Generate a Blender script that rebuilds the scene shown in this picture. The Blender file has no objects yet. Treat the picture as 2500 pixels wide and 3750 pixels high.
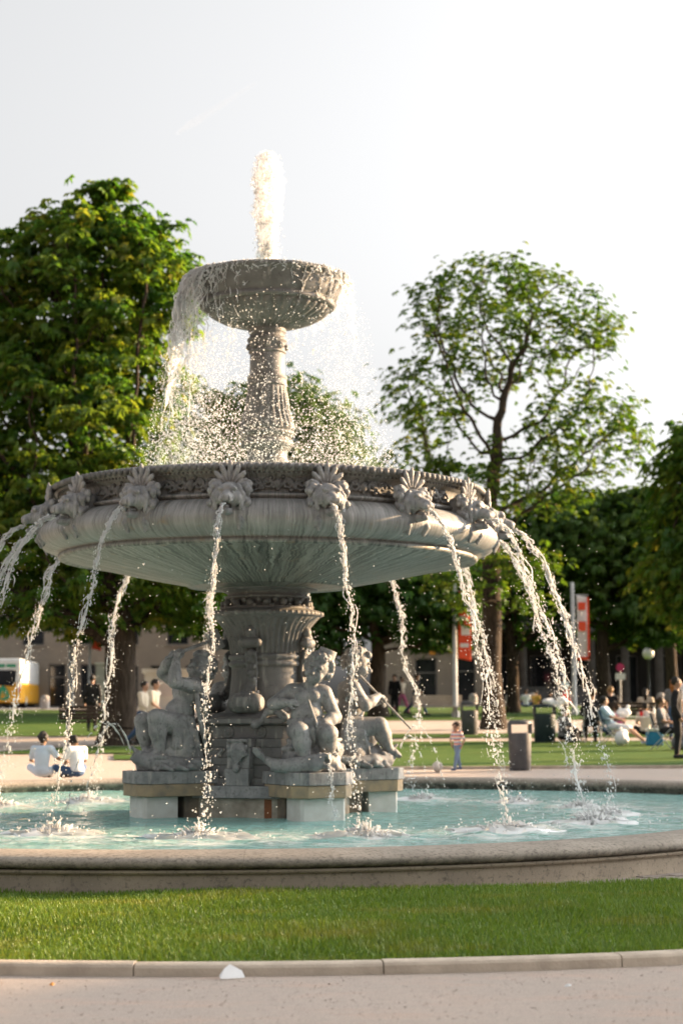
import bpy, bmesh, math, random
import numpy as np
from mathutils import Vector, Matrix, Euler
R = math.radians
random.seed(7); rng = np.random.default_rng(7)
scn = bpy.context.scene
COL = scn.collection

# ------------------------------------------------------------------ camera, sky, sun, exposure
cd = bpy.data.cameras.new('camera'); cam = bpy.data.objects.new('camera', cd); COL.objects.link(cam)
CD, CH = 20.82, 1.21
cam.location = (0, -CD, CH)
cam.rotation_euler = (Matrix.Rotation(-R(2.45), 4, 'Z') @ Matrix.Rotation(math.pi/2 + .118, 4, 'X') @ Matrix.Rotation(R(-0.2), 4, 'Z')).to_euler()
cd.sensor_width = 36; cd.lens = 61.5; cd.clip_start = .1; cd.clip_end = 5000
cd.dof.use_dof = True; cd.dof.focus_distance = 13.0; cd.dof.aperture_fstop = 2.3
scn.camera = cam
SUN_AZ, SUN_EL = 69, 13          # degrees right of the +Y axis, above the horizon
w = bpy.data.worlds.new('World'); scn.world = w; w.use_nodes = True
nt = w.node_tree; nt.nodes.clear()
sky = nt.nodes.new('ShaderNodeTexSky'); sky.sky_type = 'NISHITA'; sky.sun_disc = False
sky.sun_elevation = R(SUN_EL); sky.sun_rotation = R(SUN_AZ)
sky.air_density = 1.0; sky.dust_density = 7.0; sky.ozone_density = 1.0
hs = nt.nodes.new('ShaderNodeHueSaturation'); hs.inputs['Saturation'].default_value = .07
bg = nt.nodes.new('ShaderNodeBackground'); bg.inputs['Strength'].default_value = .08
wo = nt.nodes.new('ShaderNodeOutputWorld')
nt.links.new(sky.outputs[0], hs.inputs['Color']); nt.links.new(hs.outputs[0], bg.inputs[0]); nt.links.new(bg.outputs[0], wo.inputs[0])
sl = bpy.data.lights.new('sun', 'SUN'); sl.energy = 4.2; sl.angle = R(.6); sl.color = (1, .66, .36)
so = bpy.data.objects.new('sun', sl); COL.objects.link(so)
sdir = Vector((math.sin(R(SUN_AZ))*math.cos(R(SUN_EL)), math.cos(R(SUN_AZ))*math.cos(R(SUN_EL)), math.sin(R(SUN_EL))))
so.rotation_euler = sdir.to_track_quat('Z', 'Y').to_euler(); so.location = sdir*60
vs = scn.view_settings; vs.view_transform = 'Standard'; vs.look = 'None'; vs.exposure = 2.4; vs.gamma = 1
cy = scn.cycles
cy.max_bounces = 8; cy.diffuse_bounces = 4; cy.glossy_bounces = 3; cy.transmission_bounces = 6; cy.transparent_max_bounces = 8
cy.sample_clamp_indirect = 4; cy.caustics_reflective = False; cy.caustics_refractive = False
cy.use_denoising = True

# ------------------------------------------------------------------ helpers
def zg(y):                       # the square rises gently beyond the pool
    d = y + CD
    if d < 29: return 0.0
    if d < 70: return .03*(d - 29)
    return 1.23 + .02*(min(d, 160) - 70)

def tag(o, label=None, cat=None, group=None, kind=None):
    if label: o['label'] = label
    if cat: o['category'] = cat
    if group: o['group'] = group
    if kind: o['kind'] = kind
    return o

def empty(name, loc=(0, 0, 0), rz=0):
    o = bpy.data.objects.new(name, None); COL.objects.link(o)
    o.location = loc; o.rotation_euler = (0, 0, rz); o.empty_display_size = .2
    return o

def mk(name, V, Fs, smooth=False, rnd=None):
    V = np.asarray(V, dtype=np.float32).reshape(-1, 3)
    if not isinstance(Fs, list) or np.ndim(Fs[0]) == 1: Fs = [Fs]
    Fs = [np.asarray(f, dtype=np.int32) for f in Fs if len(f)]
    me = bpy.data.meshes.new(name)
    me.vertices.add(len(V)); me.vertices.foreach_set('co', V.ravel())
    tot = np.concatenate([np.full(len(f), f.shape[1], np.int32) for f in Fs])
    lo = np.concatenate([f.ravel() for f in Fs])
    me.loops.add(len(lo)); me.loops.foreach_set('vertex_index', lo)
    me.polygons.add(len(tot))
    st = np.zeros(len(tot), np.int32); st[1:] = np.cumsum(tot)[:-1]
    me.polygons.foreach_set('loop_start', st); me.polygons.foreach_set('loop_total', tot)
    me.polygons.foreach_set('use_smooth', np.full(len(tot), smooth))
    if rnd is not None:
        a = me.attributes.new('rnd', 'FLOAT', 'POINT'); a.data.foreach_set('value', np.asarray(rnd, np.float32))
    me.update(calc_edges=True)
    return me

def ob(name, me, m=None, parent=None, loc=(0, 0, 0), rot=(0, 0, 0), sc=None):
    o = bpy.data.objects.new(name, me); COL.objects.link(o)
    if m is not None and me is not None and len(me.materials) == 0: me.materials.append(m)
    if parent: o.parent = parent
    o.location = loc; o.rotation_euler = rot
    if sc: o.scale = sc
    return o

def copy_tree(o, parent=None):
    c = o.copy(); COL.objects.link(c); c.parent = parent
    for ch in list(o.children): copy_tree(ch, c)
    return c

class MB:                         # collects simple shapes into one mesh
    def __init__(s): s.V = []; s.F4 = []; s.F3 = []; s.n = 0
    def add(s, V, F):
        V = np.asarray(V, float).reshape(-1, 3); s.V.append(V)
        F = np.asarray(F, int) + s.n
        (s.F4 if F.shape[1] == 4 else s.F3).append(F); s.n += len(V); return s
    def box(s, c, d, rot=None):
        v = np.array([[x, y, z] for z in (-.5, .5) for y in (-.5, .5) for x in (-.5, .5)])*np.array(d)
        if rot is not None: v = v @ np.array(Euler(rot).to_matrix()).T
        return s.add(v + np.array(c), [[0, 2, 3, 1], [4, 5, 7, 6], [0, 1, 5, 4], [2, 6, 7, 3], [0, 4, 6, 2], [1, 3, 7, 5]])
    def bx(s, x0, x1, y0, y1, z0, z1): return s.box(((x0+x1)/2, (y0+y1)/2, (z0+z1)/2), (x1-x0, y1-y0, z1-z0))
    def tube(s, P, r, n=8, cap=True):
        P = np.asarray(P, float); m = len(P); r = np.broadcast_to(np.asarray(r, float), (m,))
        T = np.gradient(P, axis=0); T /= np.linalg.norm(T, axis=1)[:, None] + 1e-9
        u = np.cross(T[0], [0, 0, 1.]);
        if np.linalg.norm(u) < .1: u = np.cross(T[0], [1., 0, 0])
        U = []
        for t in T:
            u = u - t*(u @ t); u = u/(np.linalg.norm(u)+1e-9); U.append(u)
        U = np.array(U); W = np.cross(T, U); a = np.arange(n)*2*math.pi/n
        V = P[:, None] + r[:, None, None]*(np.cos(a)[None, :, None]*U[:, None] + np.sin(a)[None, :, None]*W[:, None])
        i = np.arange(m-1)[:, None]*n; j = np.arange(n)[None]; k = (j+1) % n
        F = np.stack([i+j, i+k, i+n+k, i+n+j], -1).reshape(-1, 4)
        s.add(V.reshape(-1, 3), F)
        if cap:
            b = s.n - m*n
            for e, fl in ((0, 1), (m-1, 0)):
                q = [b+e*n+x for x in range(n)]
                if fl: q = q[::-1]
                s.V.append(P[e][None]); s.F3.append(np.array([[q[x], q[(x+1) % n], s.n] for x in range(n)])); s.n += 1
        return s
    def lathe(s, prof, n=32, mod=None, c=(0, 0, 0)):
        pr = np.asarray(prof, float); a = np.arange(n)*2*math.pi/n
        r = np.repeat(pr[:, 0:1], n, 1)
        if mod is not None: r = mod(a[None, :], r, pr[:, 1:2])
        V = np.stack([r*np.cos(a), r*np.sin(a), np.repeat(pr[:, 1:2], n, 1)], -1) + np.array(c)
        m = len(pr); i = np.arange(m-1)[:, None]*n; j = np.arange(n)[None]; k = (j+1) % n
        return s.add(V.reshape(-1, 3), np.stack([i+j, i+k, i+n+k, i+n+j], -1).reshape(-1, 4))
    def ico(s, c, r, jit=0, sc=(1, 1, 1)):
        return s.add(ICO*np.array(sc)*r*(1 + (rng.uniform(-jit, jit, (12, 1)) if jit else 0)) + np.array(c), ICOF)
    def mesh(s, name, smooth=False):
        return mk(name, np.concatenate(s.V), [np.concatenate(f) for f in (s.F4, s.F3) if f], smooth)
    def ob(s, name, m, parent=None, smooth=False, **k): return ob(name, s.mesh(name, smooth), m, parent, **k)

_t = (1+5**.5)/2
ICO = np.array([[-1, _t, 0], [1, _t, 0], [-1, -_t, 0], [1, -_t, 0], [0, -1, _t], [0, 1, _t], [0, -1, -_t], [0, 1, -_t], [_t, 0, -1], [_t, 0, 1], [-_t, 0, -1], [-_t, 0, 1]])
ICO = ICO/np.linalg.norm(ICO[0])
ICOF = np.array([[0, 11, 5], [0, 5, 1], [0, 1, 7], [0, 7, 10], [0, 10, 11], [1, 5, 9], [5, 11, 4], [11, 10, 2], [10, 7, 6], [7, 1, 8], [3, 9, 4], [3, 4, 2], [3, 2, 6], [3, 6, 8], [3, 8, 9], [4, 9, 5], [2, 4, 11], [6, 2, 10], [8, 6, 7], [9, 8, 1]])

def bevel(o, w=.01, seg=2):
    b = o.modifiers.new('bevel', 'BEVEL'); b.width = w; b.segments = seg; b.limit_method = 'ANGLE'; return o

class Sdf:                        # smooth-blended solids sampled on a grid, skinned with surface nets
    def __init__(s, lo, hi, h):
        s.lo = np.array(lo, float); s.h = h
        s.n = np.ceil((np.array(hi)-s.lo)/h).astype(int)+1
        s.d = np.ones(s.n, np.float32)
    def _win(s, lo, hi, fn, k, sub):
        i0 = np.clip(np.floor((np.array(lo)-s.lo)/s.h).astype(int)-1, 0, s.n); i1 = np.clip(np.ceil((np.array(hi)-s.lo)/s.h).astype(int)+2, 0, s.n)
        if (i1 <= i0).any(): return s
        X = np.arange(i0[0], i1[0])[:, None, None]*s.h+s.lo[0]; Y = np.arange(i0[1], i1[1])[None, :, None]*s.h+s.lo[1]; Z = np.arange(i0[2], i1[2])[None, None, :]*s.h+s.lo[2]
        v = s.d[i0[0]:i1[0], i0[1]:i1[1], i0[2]:i1[2]]; e = fn(X, Y, Z)
        k = max(k, 1e-4)
        if sub:
            t = np.clip(.5-.5*(v+e)/k, 0, 1); v[...] = v*(1-t) - e*t + k*t*(1-t)
        else:
            t = np.clip(.5+.5*(e-v)/k, 0, 1); v[...] = e*(1-t) + v*t - k*t*(1-t)
        return s
    def cap(s, a, b, ra, rb=None, k=.02, sub=False):
        a = np.array(a, float); b = np.array(b, float); rb = ra if rb is None else rb
        m = max(ra, rb)+k+2*s.h; ab = b-a; L = max(ab @ ab, 1e-9)
        def fn(X, Y, Z):
            t = np.clip(((X-a[0])*ab[0]+(Y-a[1])*ab[1]+(Z-a[2])*ab[2])/L, 0, 1)
            return np.sqrt((X-a[0]-t*ab[0])**2+(Y-a[1]-t*ab[1])**2+(Z-a[2]-t*ab[2])**2)-(ra+t*(rb-ra))
        return s._win(np.minimum(a, b)-m, np.maximum(a, b)+m, fn, k, sub)
    def path(s, P, rs, k=.02, sub=False):
        for i in range(len(P)-1): s.cap(P[i], P[i+1], rs[i], rs[i+1], k, sub)
        return s
    def ell(s, c, r, M=None, k=.02, sub=False):
        c = np.array(c, float); r = np.broadcast_to(np.array(r, float), (3,)); M = np.eye(3) if M is None else np.array(M); m = r.max()+k+2*s.h
        def fn(X, Y, Z):
            x, y, z = X-c[0], Y-c[1], Z-c[2]
            q = [(x*M[i][0]+y*M[i][1]+z*M[i][2]) for i in range(3)]
            k0 = np.sqrt(sum((q[i]/r[i])**2 for i in range(3))); k1 = np.sqrt(sum((q[i]/r[i]**2)**2 for i in range(3)))
            return k0*(k0-1)/(k1+1e-6)
        return s._win(c-m, c+m, fn, k, sub)
    def box(s, c, hd, M=None, rd=.01, k=.01, sub=False):
        c = np.array(c, float); hd = np.array(hd, float)-rd; M = np.eye(3) if M is None else np.array(M); m = np.linalg.norm(hd)+rd+k+2*s.h
        def fn(X, Y, Z):
            x, y, z = X-c[0], Y-c[1], Z-c[2]
            q = [np.abs(x*M[i][0]+y*M[i][1]+z*M[i][2])-hd[i] for i in range(3)]
            return np.sqrt(sum(np.maximum(t, 0)**2 for t in q))+np.minimum(np.maximum(np.maximum(q[0], q[1]), q[2]), 0)-rd
        return s._win(c-m, c+m, fn, k, sub)
    def mesh(s, name):
        d = s.d; S = d < 0
        for ax in range(3):
            sl_ = [slice(None)]*3
            for e in (0, -1): sl_[ax] = e; S[tuple(sl_)] = False; d[tuple(sl_)] = np.maximum(d[tuple(sl_)], 1e-3)
        c8 = [S[i:S.shape[0]-1+i, j:S.shape[1]-1+j, k:S.shape[2]-1+k] for i in (0, 1) for j in (0, 1) for k in (0, 1)]
        sm = np.zeros(c8[0].shape, np.int8)
        for c in c8: sm += c
        act = np.argwhere((sm > 0) & (sm < 8)); idx = np.full(sm.shape, -1, np.int32); idx[tuple(act.T)] = np.arange(len(act))
        off = np.array([(i, j, k) for i in (0, 1) for j in (0, 1) for k in (0, 1)])
        val = np.stack([d[tuple((act+o).T)] for o in off], 1)
        pos = np.zeros((len(act), 3)); cnt = np.zeros(len(act))
        for a in range(8):
            for b in range(a+1, 8):
                if np.abs(off[a]-off[b]).sum() != 1: continue
                m = (val[:, a] < 0) != (val[:, b] < 0); t = np.where(m, val[:, a]/(val[:, a]-val[:, b]+1e-12), 0)
                pos += m[:, None]*(off[a]+t[:, None]*(off[b]-off[a])); cnt += m
        V = (act+pos/cnt[:, None])*s.h+s.lo
        Fs = []
        for ax in range(3):
            o1, o2 = [(1, 2), (2, 0), (0, 1)][ax]
            A = S.take(range(0, S.shape[ax]-1), ax); B = S.take(range(1, S.shape[ax]), ax)
            e = np.argwhere(A != B); fl = A[tuple(e.T)]
            u1 = np.zeros(3, int); u1[o1] = 1; u2 = np.zeros(3, int); u2[o2] = 1
            q = np.stack([idx[tuple((e-u1-u2).T)], idx[tuple((e-u2).T)], idx[tuple(e.T)], idx[tuple((e-u1).T)]], 1)
            q[~fl] = q[~fl][:, ::-1]; Fs.append(q)
        return mk(name, V, np.concatenate(Fs), True)

def basis(f, u):                  # rows: right(left of figure), forward, up  (world->local matrix)
    f = Vector(f).normalized(); u = Vector(u); u = (u-f*u.dot(f)).normalized(); x = f.cross(u)
    return np.array([x, f, u])

# ------------------------------------------------------------------ materials
class NT:
    def __init__(s, name):
        s.m = bpy.data.materials.new(name); s.m.use_nodes = True; s.t = s.m.node_tree
        s.b = s.t.nodes['Principled BSDF']; s.out = s.t.nodes['Material Output']
        s.co = s.n('ShaderNodeTexCoord').outputs['Object']
    def n(s, t, **k):
        x = s.t.nodes.new(t)
        for a, v in k.items(): setattr(x, a, v)
        return x
    def l(s, a, b): s.t.links.new(a, b)
    def noise(s, scale, detail=4, vec=None, dist=0, rough=.55):
        x = s.n('ShaderNodeTexNoise'); x.inputs['Scale'].default_value = scale; x.inputs['Detail'].default_value = detail
        x.inputs['Distortion'].default_value = dist; x.inputs['Roughness'].default_value = rough
        s.l(vec or s.co, x.inputs['Vector']); return x.outputs['Fac']
    def ramp(s, fac, lo, hi):
        x = s.n('ShaderNodeMapRange'); x.inputs[1].default_value = lo; x.inputs[2].default_value = hi; s.l(fac, x.inputs[0]); return x.outputs[0]
    def mix(s, fac, a, b, blend='MIX'):
        x = s.n('ShaderNodeMix', data_type='RGBA', blend_type=blend)
        for v, i in ((fac, 0), (a, 6), (b, 7)):
            if isinstance(v, (int, float)): x.inputs[i].default_value = v
            elif isinstance(v, tuple): x.inputs[i].default_value = (*v, 1)
            else: s.l(v, x.inputs[i])
        return x.outputs[2]
    def math(s, op, a, b=None):
        x = s.n('ShaderNodeMath', operation=op)
        for i, v in enumerate((a, b)):
            if v is None: continue
            if isinstance(v, (int, float)): x.inputs[i].default_value = v
            else: s.l(v, x.inputs[i])
        return x.outputs[0]
    def map(s, sc, vec=None):
        x = s.n('ShaderNodeMapping'); x.inputs['Scale'].default_value = sc; s.l(vec or s.co, x.inputs['Vector']); return x.outputs[0]
    def bump(s, h, st=.3, d=.01):
        x = s.n('ShaderNodeBump'); x.inputs['Strength'].default_value = st; x.inputs['Distance'].default_value = d; s.l(h, x.inputs['Height']); s.l(x.outputs[0], s.b.inputs['Normal'])
    def fin(s, col, rough=.8, spec=.3):
        if isinstance(col, tuple): s.b.inputs['Base Color'].default_value = (*col, 1)
        else: s.l(col, s.b.inputs['Base Color'])
        s.b.inputs['Roughness'].default_value = rough; s.b.inputs['Specular IOR Level'].default_value = spec
        return s.m

def simple(name, c1, c2=None, scale=8, rough=.75, bump=.15, bs=60, spec=.3, world=False):
    t = NT(name); c2 = c2 or tuple(x*.7 for x in c1)
    if world: t.co = t.n('ShaderNodeNewGeometry').outputs['Position']
    col = t.mix(t.ramp(t.noise(scale, 5), .35, .65), c1, c2)
    if bump: t.bump(t.noise(bs, 4), bump, .01)
    return t.fin(col, rough, spec)

def m_cast():                     # weathered grey cast stone of the fountain
    t = NT('weathered_grey_stone'); n1 = t.ramp(t.noise(3.5, 6), .35, .68)
    c = t.mix(n1, (.155, .153, .149), (.09, .09, .088))
    c = t.mix(t.ramp(t.noise(13, 5, rough=.7), .55, .75), c, (.058, .058, .055))
    c = t.mix(t.ramp(t.noise(5, 6, t.map((3, 3, .5))), .58, .75), c, (.27, .262, .245))
    t.bump(t.noise(45, 6), .35, .008); return t.fin(c, .62, .35)
def m_statue():
    t = NT('statue_grey_stone'); c = t.mix(t.ramp(t.noise(6, 6), .35, .65), (.28, .28, .278), (.165, .168, .172))
    c = t.mix(t.ramp(t.noise(22, 6, rough=.7), .53, .72), c, (.095, .097, .10))
    c = t.mix(t.ramp(t.noise(3, 4, t.map((4, 4, .7))), .56, .74), c, (.34, .33, .305))
    c = t.mix(t.ramp(t.noise(7, 6, t.map((5, 5, .5)), .3, .65), .56, .70), c, (.085, .088, .09))
    t.bump(t.math('ADD', t.noise(28, 6, rough=.7), t.math('MULTIPLY', t.noise(130, 4), .5)), .55, .012); return t.fin(c, .6, .35)
def m_bowl():                     # vertical run-off streaks round the bowl
    t = NT('streaked_bowl_stone')
    sp = t.n('ShaderNodeSeparateXYZ'); t.l(t.co, sp.inputs[0]); x, y, z = sp.outputs
    ang = t.math('ARCTAN2', y, x); rr = t.math('SQRT', t.math('ADD', t.math('MULTIPLY', x, x), t.math('MULTIPLY', y, y)))
    def streak(freq, wb, zs, rs):
        a2 = t.math('ADD', ang, t.math('MULTIPLY', t.noise(7, 4), wb)); cb = t.n('ShaderNodeCombineXYZ')
        t.l(t.math('MULTIPLY', a2, freq), cb.inputs[0]); t.l(t.math('MULTIPLY', z, zs), cb.inputs[1]); t.l(t.math('MULTIPLY', rr, rs), cb.inputs[2])
        return t.noise(2.6, 6, cb.outputs[0], rough=.65)
    st = streak(46.0, .02, .9, .35); su = streak(26.0, .07, .8, .35)
    patch = t.ramp(t.noise(2.2, 4), .35, .65)
    under = t.ramp(z, 3.13, 3.07)           # underside is coloured greener and darker than the belly
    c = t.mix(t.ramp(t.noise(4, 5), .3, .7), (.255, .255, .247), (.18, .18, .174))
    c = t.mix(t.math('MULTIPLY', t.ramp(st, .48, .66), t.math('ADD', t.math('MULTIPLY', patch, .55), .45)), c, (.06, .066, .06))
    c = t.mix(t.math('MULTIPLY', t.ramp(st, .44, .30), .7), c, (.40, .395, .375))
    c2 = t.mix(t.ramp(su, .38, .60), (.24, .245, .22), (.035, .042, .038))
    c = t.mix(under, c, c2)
    c = t.mix(t.ramp(t.noise(7, 5), .62, .74), c, (.20, .155, .11))
    t.bump(t.noise(40, 6), .3, .01); return t.fin(c, .5, .45)
def m_coping():
    t = NT('lichened_sandstone'); c = t.mix(t.ramp(t.noise(2.5, 6), .3, .7), (.37, .325, .27), (.27, .235, .195))
    c = t.mix(t.ramp(t.noise(30, 6, t.map((1, 1, 1.6)), rough=.75), .48, .68), c, (.12, .10, .082))
    sp = t.n('ShaderNodeSeparateXYZ'); t.l(t.co, sp.inputs[0])
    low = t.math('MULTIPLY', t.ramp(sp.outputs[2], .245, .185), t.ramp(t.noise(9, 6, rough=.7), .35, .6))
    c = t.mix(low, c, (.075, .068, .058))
    t.bump(t.noise(55, 8, rough=.7), .6, .012); return t.fin(c, .9, .2)
def m_wall():
    t = NT('stained_sandstone_wall'); c = t.mix(t.ramp(t.noise(2, 6), .3, .7), (.40, .33, .25), (.27, .225, .175))
    c = t.mix(t.ramp(t.noise(24, 7, rough=.75), .52, .70), c, (.12, .105, .085))
    c = t.mix(t.ramp(t.noise(60, 4), .64, .75), c, (.45, .41, .35))
    t.bump(t.noise(60, 8, rough=.7), .6, .01); return t.fin(c, .92, .2)
def m_gravel():
    t = NT('pink_grey_gravel'); t.co = t.n('ShaderNodeNewGeometry').outputs['Position']
    c = t.mix(t.ramp(t.noise(.9, 5), .35, .65), (.62, .51, .43), (.54, .46, .40))
    c = t.mix(t.ramp(t.noise(3, 6, t.map((.5, 1.6, 1)), rough=.65), .50, .66), c, (.66, .48, .38))
    c = t.mix(t.ramp(t.noise(16, 6, t.map((.7, 1.5, 1)), rough=.7), .50, .70), c, (.44, .375, .33)); n = t.noise(120, 6, rough=.8)
    c = t.mix(t.ramp(n, .42, .58), c, (.36, .30, .26)); c = t.mix(t.ramp(t.noise(170, 3), .60, .72), c, (.74, .66, .58))
    t.bump(n, .8, .012); return t.fin(c, .95, .15)
def m_lawn():
    t = NT('lawn_turf'); t.co = t.n('ShaderNodeNewGeometry').outputs['Position']
    c = t.mix(t.ramp(t.noise(1.2, 6), .35, .65), (.06, .125, .022), (.10, .155, .03))
    c = t.mix(t.ramp(t.noise(25, 5, rough=.7), .4, .7), c, (.035, .075, .014))
    t.bump(t.noise(60, 5), .8, .03); return t.fin(c, .9, .1)
def leafy(name, cols, trans=.42, attr=True, patch=None):
    t = NT(name); a = t.n('ShaderNodeAttribute'); a.attribute_name = 'rnd'
    r = t.n('ShaderNodeValToRGB'); e = r.color_ramp.elements
    e[0].color = (*cols[0], 1); e[1].color = (*cols[-1], 1)
    for i, c in enumerate(cols[1:-1]): x = e.new((i+1)/(len(cols)-1)); x.color = (*c, 1)
    t.l(a.outputs['Fac'], r.inputs[0]); c = r.outputs[0]
    if patch:
        t.co = t.n('ShaderNodeNewGeometry').outputs['Position']
        c = t.mix(t.math('MULTIPLY', t.ramp(t.noise(1.1, 5, t.map((.8, 1.6, 1))), .52, .70), .45), c, patch)
    df = t.n('ShaderNodeBsdfDiffuse'); tr = t.n('ShaderNodeBsdfTranslucent'); gl = t.n('ShaderNodeBsdfGlossy'); gl.inputs['Roughness'].default_value = .45
    mx = t.n('ShaderNodeMixShader'); mx.inputs[0].default_value = trans; m2 = t.n('ShaderNodeMixShader'); m2.inputs[0].default_value = .025
    t.l(c, df.inputs[0]); t.l(t.mix(1.0, c, (1.15, 1.0, .5), 'MULTIPLY'), tr.inputs[0])
    t.l(df.outputs[0], mx.inputs[1]); t.l(tr.outputs[0], mx.inputs[2]); t.l(mx.outputs[0], m2.inputs[1]); t.l(gl.outputs[0], m2.inputs[2]); t.l(m2.outputs[0], t.out.inputs[0])
    return t.m
def m_spray(name='splashing_water', glass=.45):
    t = NT(name)
    df = t.n('ShaderNodeBsdfDiffuse'); tr = t.n('ShaderNodeBsdfTranslucent'); gl = t.n('ShaderNodeBsdfGlass')
    df.inputs[0].default_value = (.95, .96, .96, 1); tr.inputs[0].default_value = (.97, .98, .98, 1); gl.inputs['IOR'].default_value = 1.33; gl.inputs['Roughness'].default_value = .02
    a = t.n('ShaderNodeMixShader'); a.inputs[0].default_value = .55; b = t.n('ShaderNodeMixShader'); b.inputs[0].default_value = glass
    t.l(df.outputs[0], a.inputs[1]); t.l(tr.outputs[0], a.inputs[2]); t.l(a.outputs[0], b.inputs[1]); t.l(gl.outputs[0], b.inputs[2]); t.l(b.outputs[0], t.out.inputs[0])
    return t.m
def m_veil():
    t = NT('thin_water_veil'); tp = t.n('ShaderNodeBsdfTransparent'); df = t.n('ShaderNodeBsdfDiffuse'); tr = t.n('ShaderNodeBsdfTranslucent'); gl = t.n('ShaderNodeBsdfGlossy'); gl.inputs['Roughness'].default_value = .15
    df.inputs[0].default_value = tr.inputs[0].default_value = (.99, .99, .99, 1)
    a = t.n('ShaderNodeMixShader'); a.inputs[0].default_value = .6; b = t.n('ShaderNodeMixShader'); c = t.n('ShaderNodeMixShader'); c.inputs[0].default_value = .12
    t.l(df.outputs[0], a.inputs[1]); t.l(tr.outputs[0], a.inputs[2]); t.l(a.outputs[0], c.inputs[1]); t.l(gl.outputs[0], c.inputs[2])
    f = t.ramp(t.noise(9, 6, t.map((3, 3, .8)), .5, .65), .40, .75); t.l(f, b.inputs[0]); t.l(tp.outputs[0], b.inputs[1]); t.l(c.outputs[0], b.inputs[2]); t.l(b.outputs[0], t.out.inputs[0])
    return t.m
def m_water():
    t = NT('turquoise_pool_water'); t.co = t.n('ShaderNodeNewGeometry').outputs['Position']
    c = t.mix(t.ramp(t.noise(.7, 4), .35, .65), (.20, .42, .39), (.28, .50, .46))
    sp = t.n('ShaderNodeSeparateXYZ'); t.l(t.co, sp.inputs[0]); x, y = sp.outputs[0], sp.outputs[1]
    rr = t.math('SQRT', t.math('ADD', t.math('MULTIPLY', x, x), t.math('MULTIPLY', y, y)))
    ring = t.math('MULTIPLY', t.ramp(rr, 2.7, 3.9), t.ramp(rr, 6.2, 4.4))       # churned band where the jets come down
    fo = t.noise(3.2, 7, t.map((1, 1.3, 1)), .6, .68)
    foam = t.math('MULTIPLY', ring, t.ramp(fo, .45, .62)); foam = t.math('ADD', foam, t.math('MULTIPLY', t.ramp(fo, .60, .74), .5))
    c = t.mix(foam, c, (.78, .82, .80))
    n1 = t.noise(6, 5, t.map((1, 1.8, 1)), .4); n2 = t.noise(22, 4, t.map((1, 1.6, 1)), .3)
    t.bump(t.math('ADD', n1, t.math('MULTIPLY', n2, .4)), .9, .05)
    t.b.inputs['IOR'].default_value = 1.33
    return t.fin(c, .06, .5)
def m_bark():
    t = NT('tree_bark'); c = t.mix(t.ramp(t.noise(4, 6, t.map((3, 3, .6))), .35, .65), (.075, .058, .044), (.035, .028, .022))
    t.bump(t.noise(9, 6, t.map((3, 3, .5))), .8, .05); return t.fin(c, .95, .1)
def m_stripe():
    t = NT('striped_shirt_cloth'); sp = t.n('ShaderNodeSeparateXYZ'); t.l(t.co, sp.inputs[0])
    f = t.math('FRACT', t.math('MULTIPLY', sp.outputs[2], 7.0)); c = t.mix(t.math('GREATER_THAN', f, .66), (.75, .72, .7), (.75, .28, .16))
    c = t.mix(t.math('LESS_THAN', f, .3), c, (.22, .27, .42)); return t.fin(c, .9)
MT = dict(cast=m_cast(), statue=m_statue(), bowl=m_bowl(), coping=m_coping(), wall=m_wall(), gravel=m_gravel(), lawn=m_lawn(), spray=m_spray(), mist=m_spray('fine_spray', .15), water=m_water(), veil=m_veil(), bark=m_bark(), stripe=m_stripe())
def S(name, *a, **k): MT[name] = simple(name, *a, **k); return MT[name]
S('kerb', (.55, .46, .365), (.40, .33, .26), 5, .9, .5, 60)
S('paver', (.32, .27, .23), (.22, .19, .165), 4, .9, .5, 60)
S('white_block', (.62, .61, .58), (.50, .48, .44), 5, .8, .2)
S('tan_block', (.34, .26, .165), (.20, .17, .13), 6, .85, .35)
S('brown_block', (.22, .17, .12), (.10, .085, .07), 5, .85, .35)
S('rust', (.24, .09, .04), (.16, .07, .035), 9, .9, .3)
S('path', (.42, .345, .30), (.34, .29, .25), 1.5, .95, .3, 60, world=True)
S('beige_wall', (.27, .23, .185), (.23, .195, .16), .6, .9, .1)
S('dark_wall', (.04, .037, .033), (.03, .028, .025), .5, .9, .1)
S('grey_wall', (.10, .10, .10), (.08, .08, .08), .8, .9, .1)
S('frame', (.16, .15, .14), None, 3, .6, 0)
S('glass', (.015, .017, .02), (.025, .026, .03), 1, .08, 0, spec=.6)
S('white_paint', (.72, .72, .70), (.66, .66, .64), 2, .5, 0)
S('pole', (.50, .50, .49), (.42, .42, .41), 3, .5, 0)
S('dark_metal', (.05, .05, .052), (.035, .035, .037), 6, .5, .05)
S('bin_grey', (.10, .10, .105), (.075, .075, .08), 6, .55, .05)
S('bin_green', (.025, .04, .045), (.018, .03, .033), 6, .5, .05)
S('wood_pale', (.46, .38, .31), (.38, .31, .25), 7, .7, .15)
S('wood_dark', (.045, .038, .032), (.03, .026, .022), 7, .75, .15)
S('bollard', (.34, .31, .28), (.27, .25, .23), 6, .9, .2)
S('skin', (.42, .255, .175), (.37, .22, .15), 5, .6, 0)
S('skin_dark', (.24, .135, .085), (.20, .115, .07), 5, .6, 0)
S('hair', (.012, .010, .009), (.02, .016, .013), 30, .6, .3)
S('hair_brown', (.055, .032, .018), (.035, .02, .012), 30, .6, .3)
S('hair_blond', (.30, .19, .09), (.2, .12, .05), 30, .6, .3)
S('hair_red', (.30, .11, .03), (.22, .08, .02), 30, .6, .3)
S('shirt_blue', (.56, .64, .74), (.50, .58, .68), 6, .9, .1)
S('shirt_sky', (.40, .56, .68), (.36, .5, .62), 6, .9, .1)
S('shirt_white', (.78, .78, .79), (.70, .70, .72), 6, .9, .1)
S('cloth_cream', (.66, .58, .46), (.58, .5, .4), 6, .9, .1)
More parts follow.
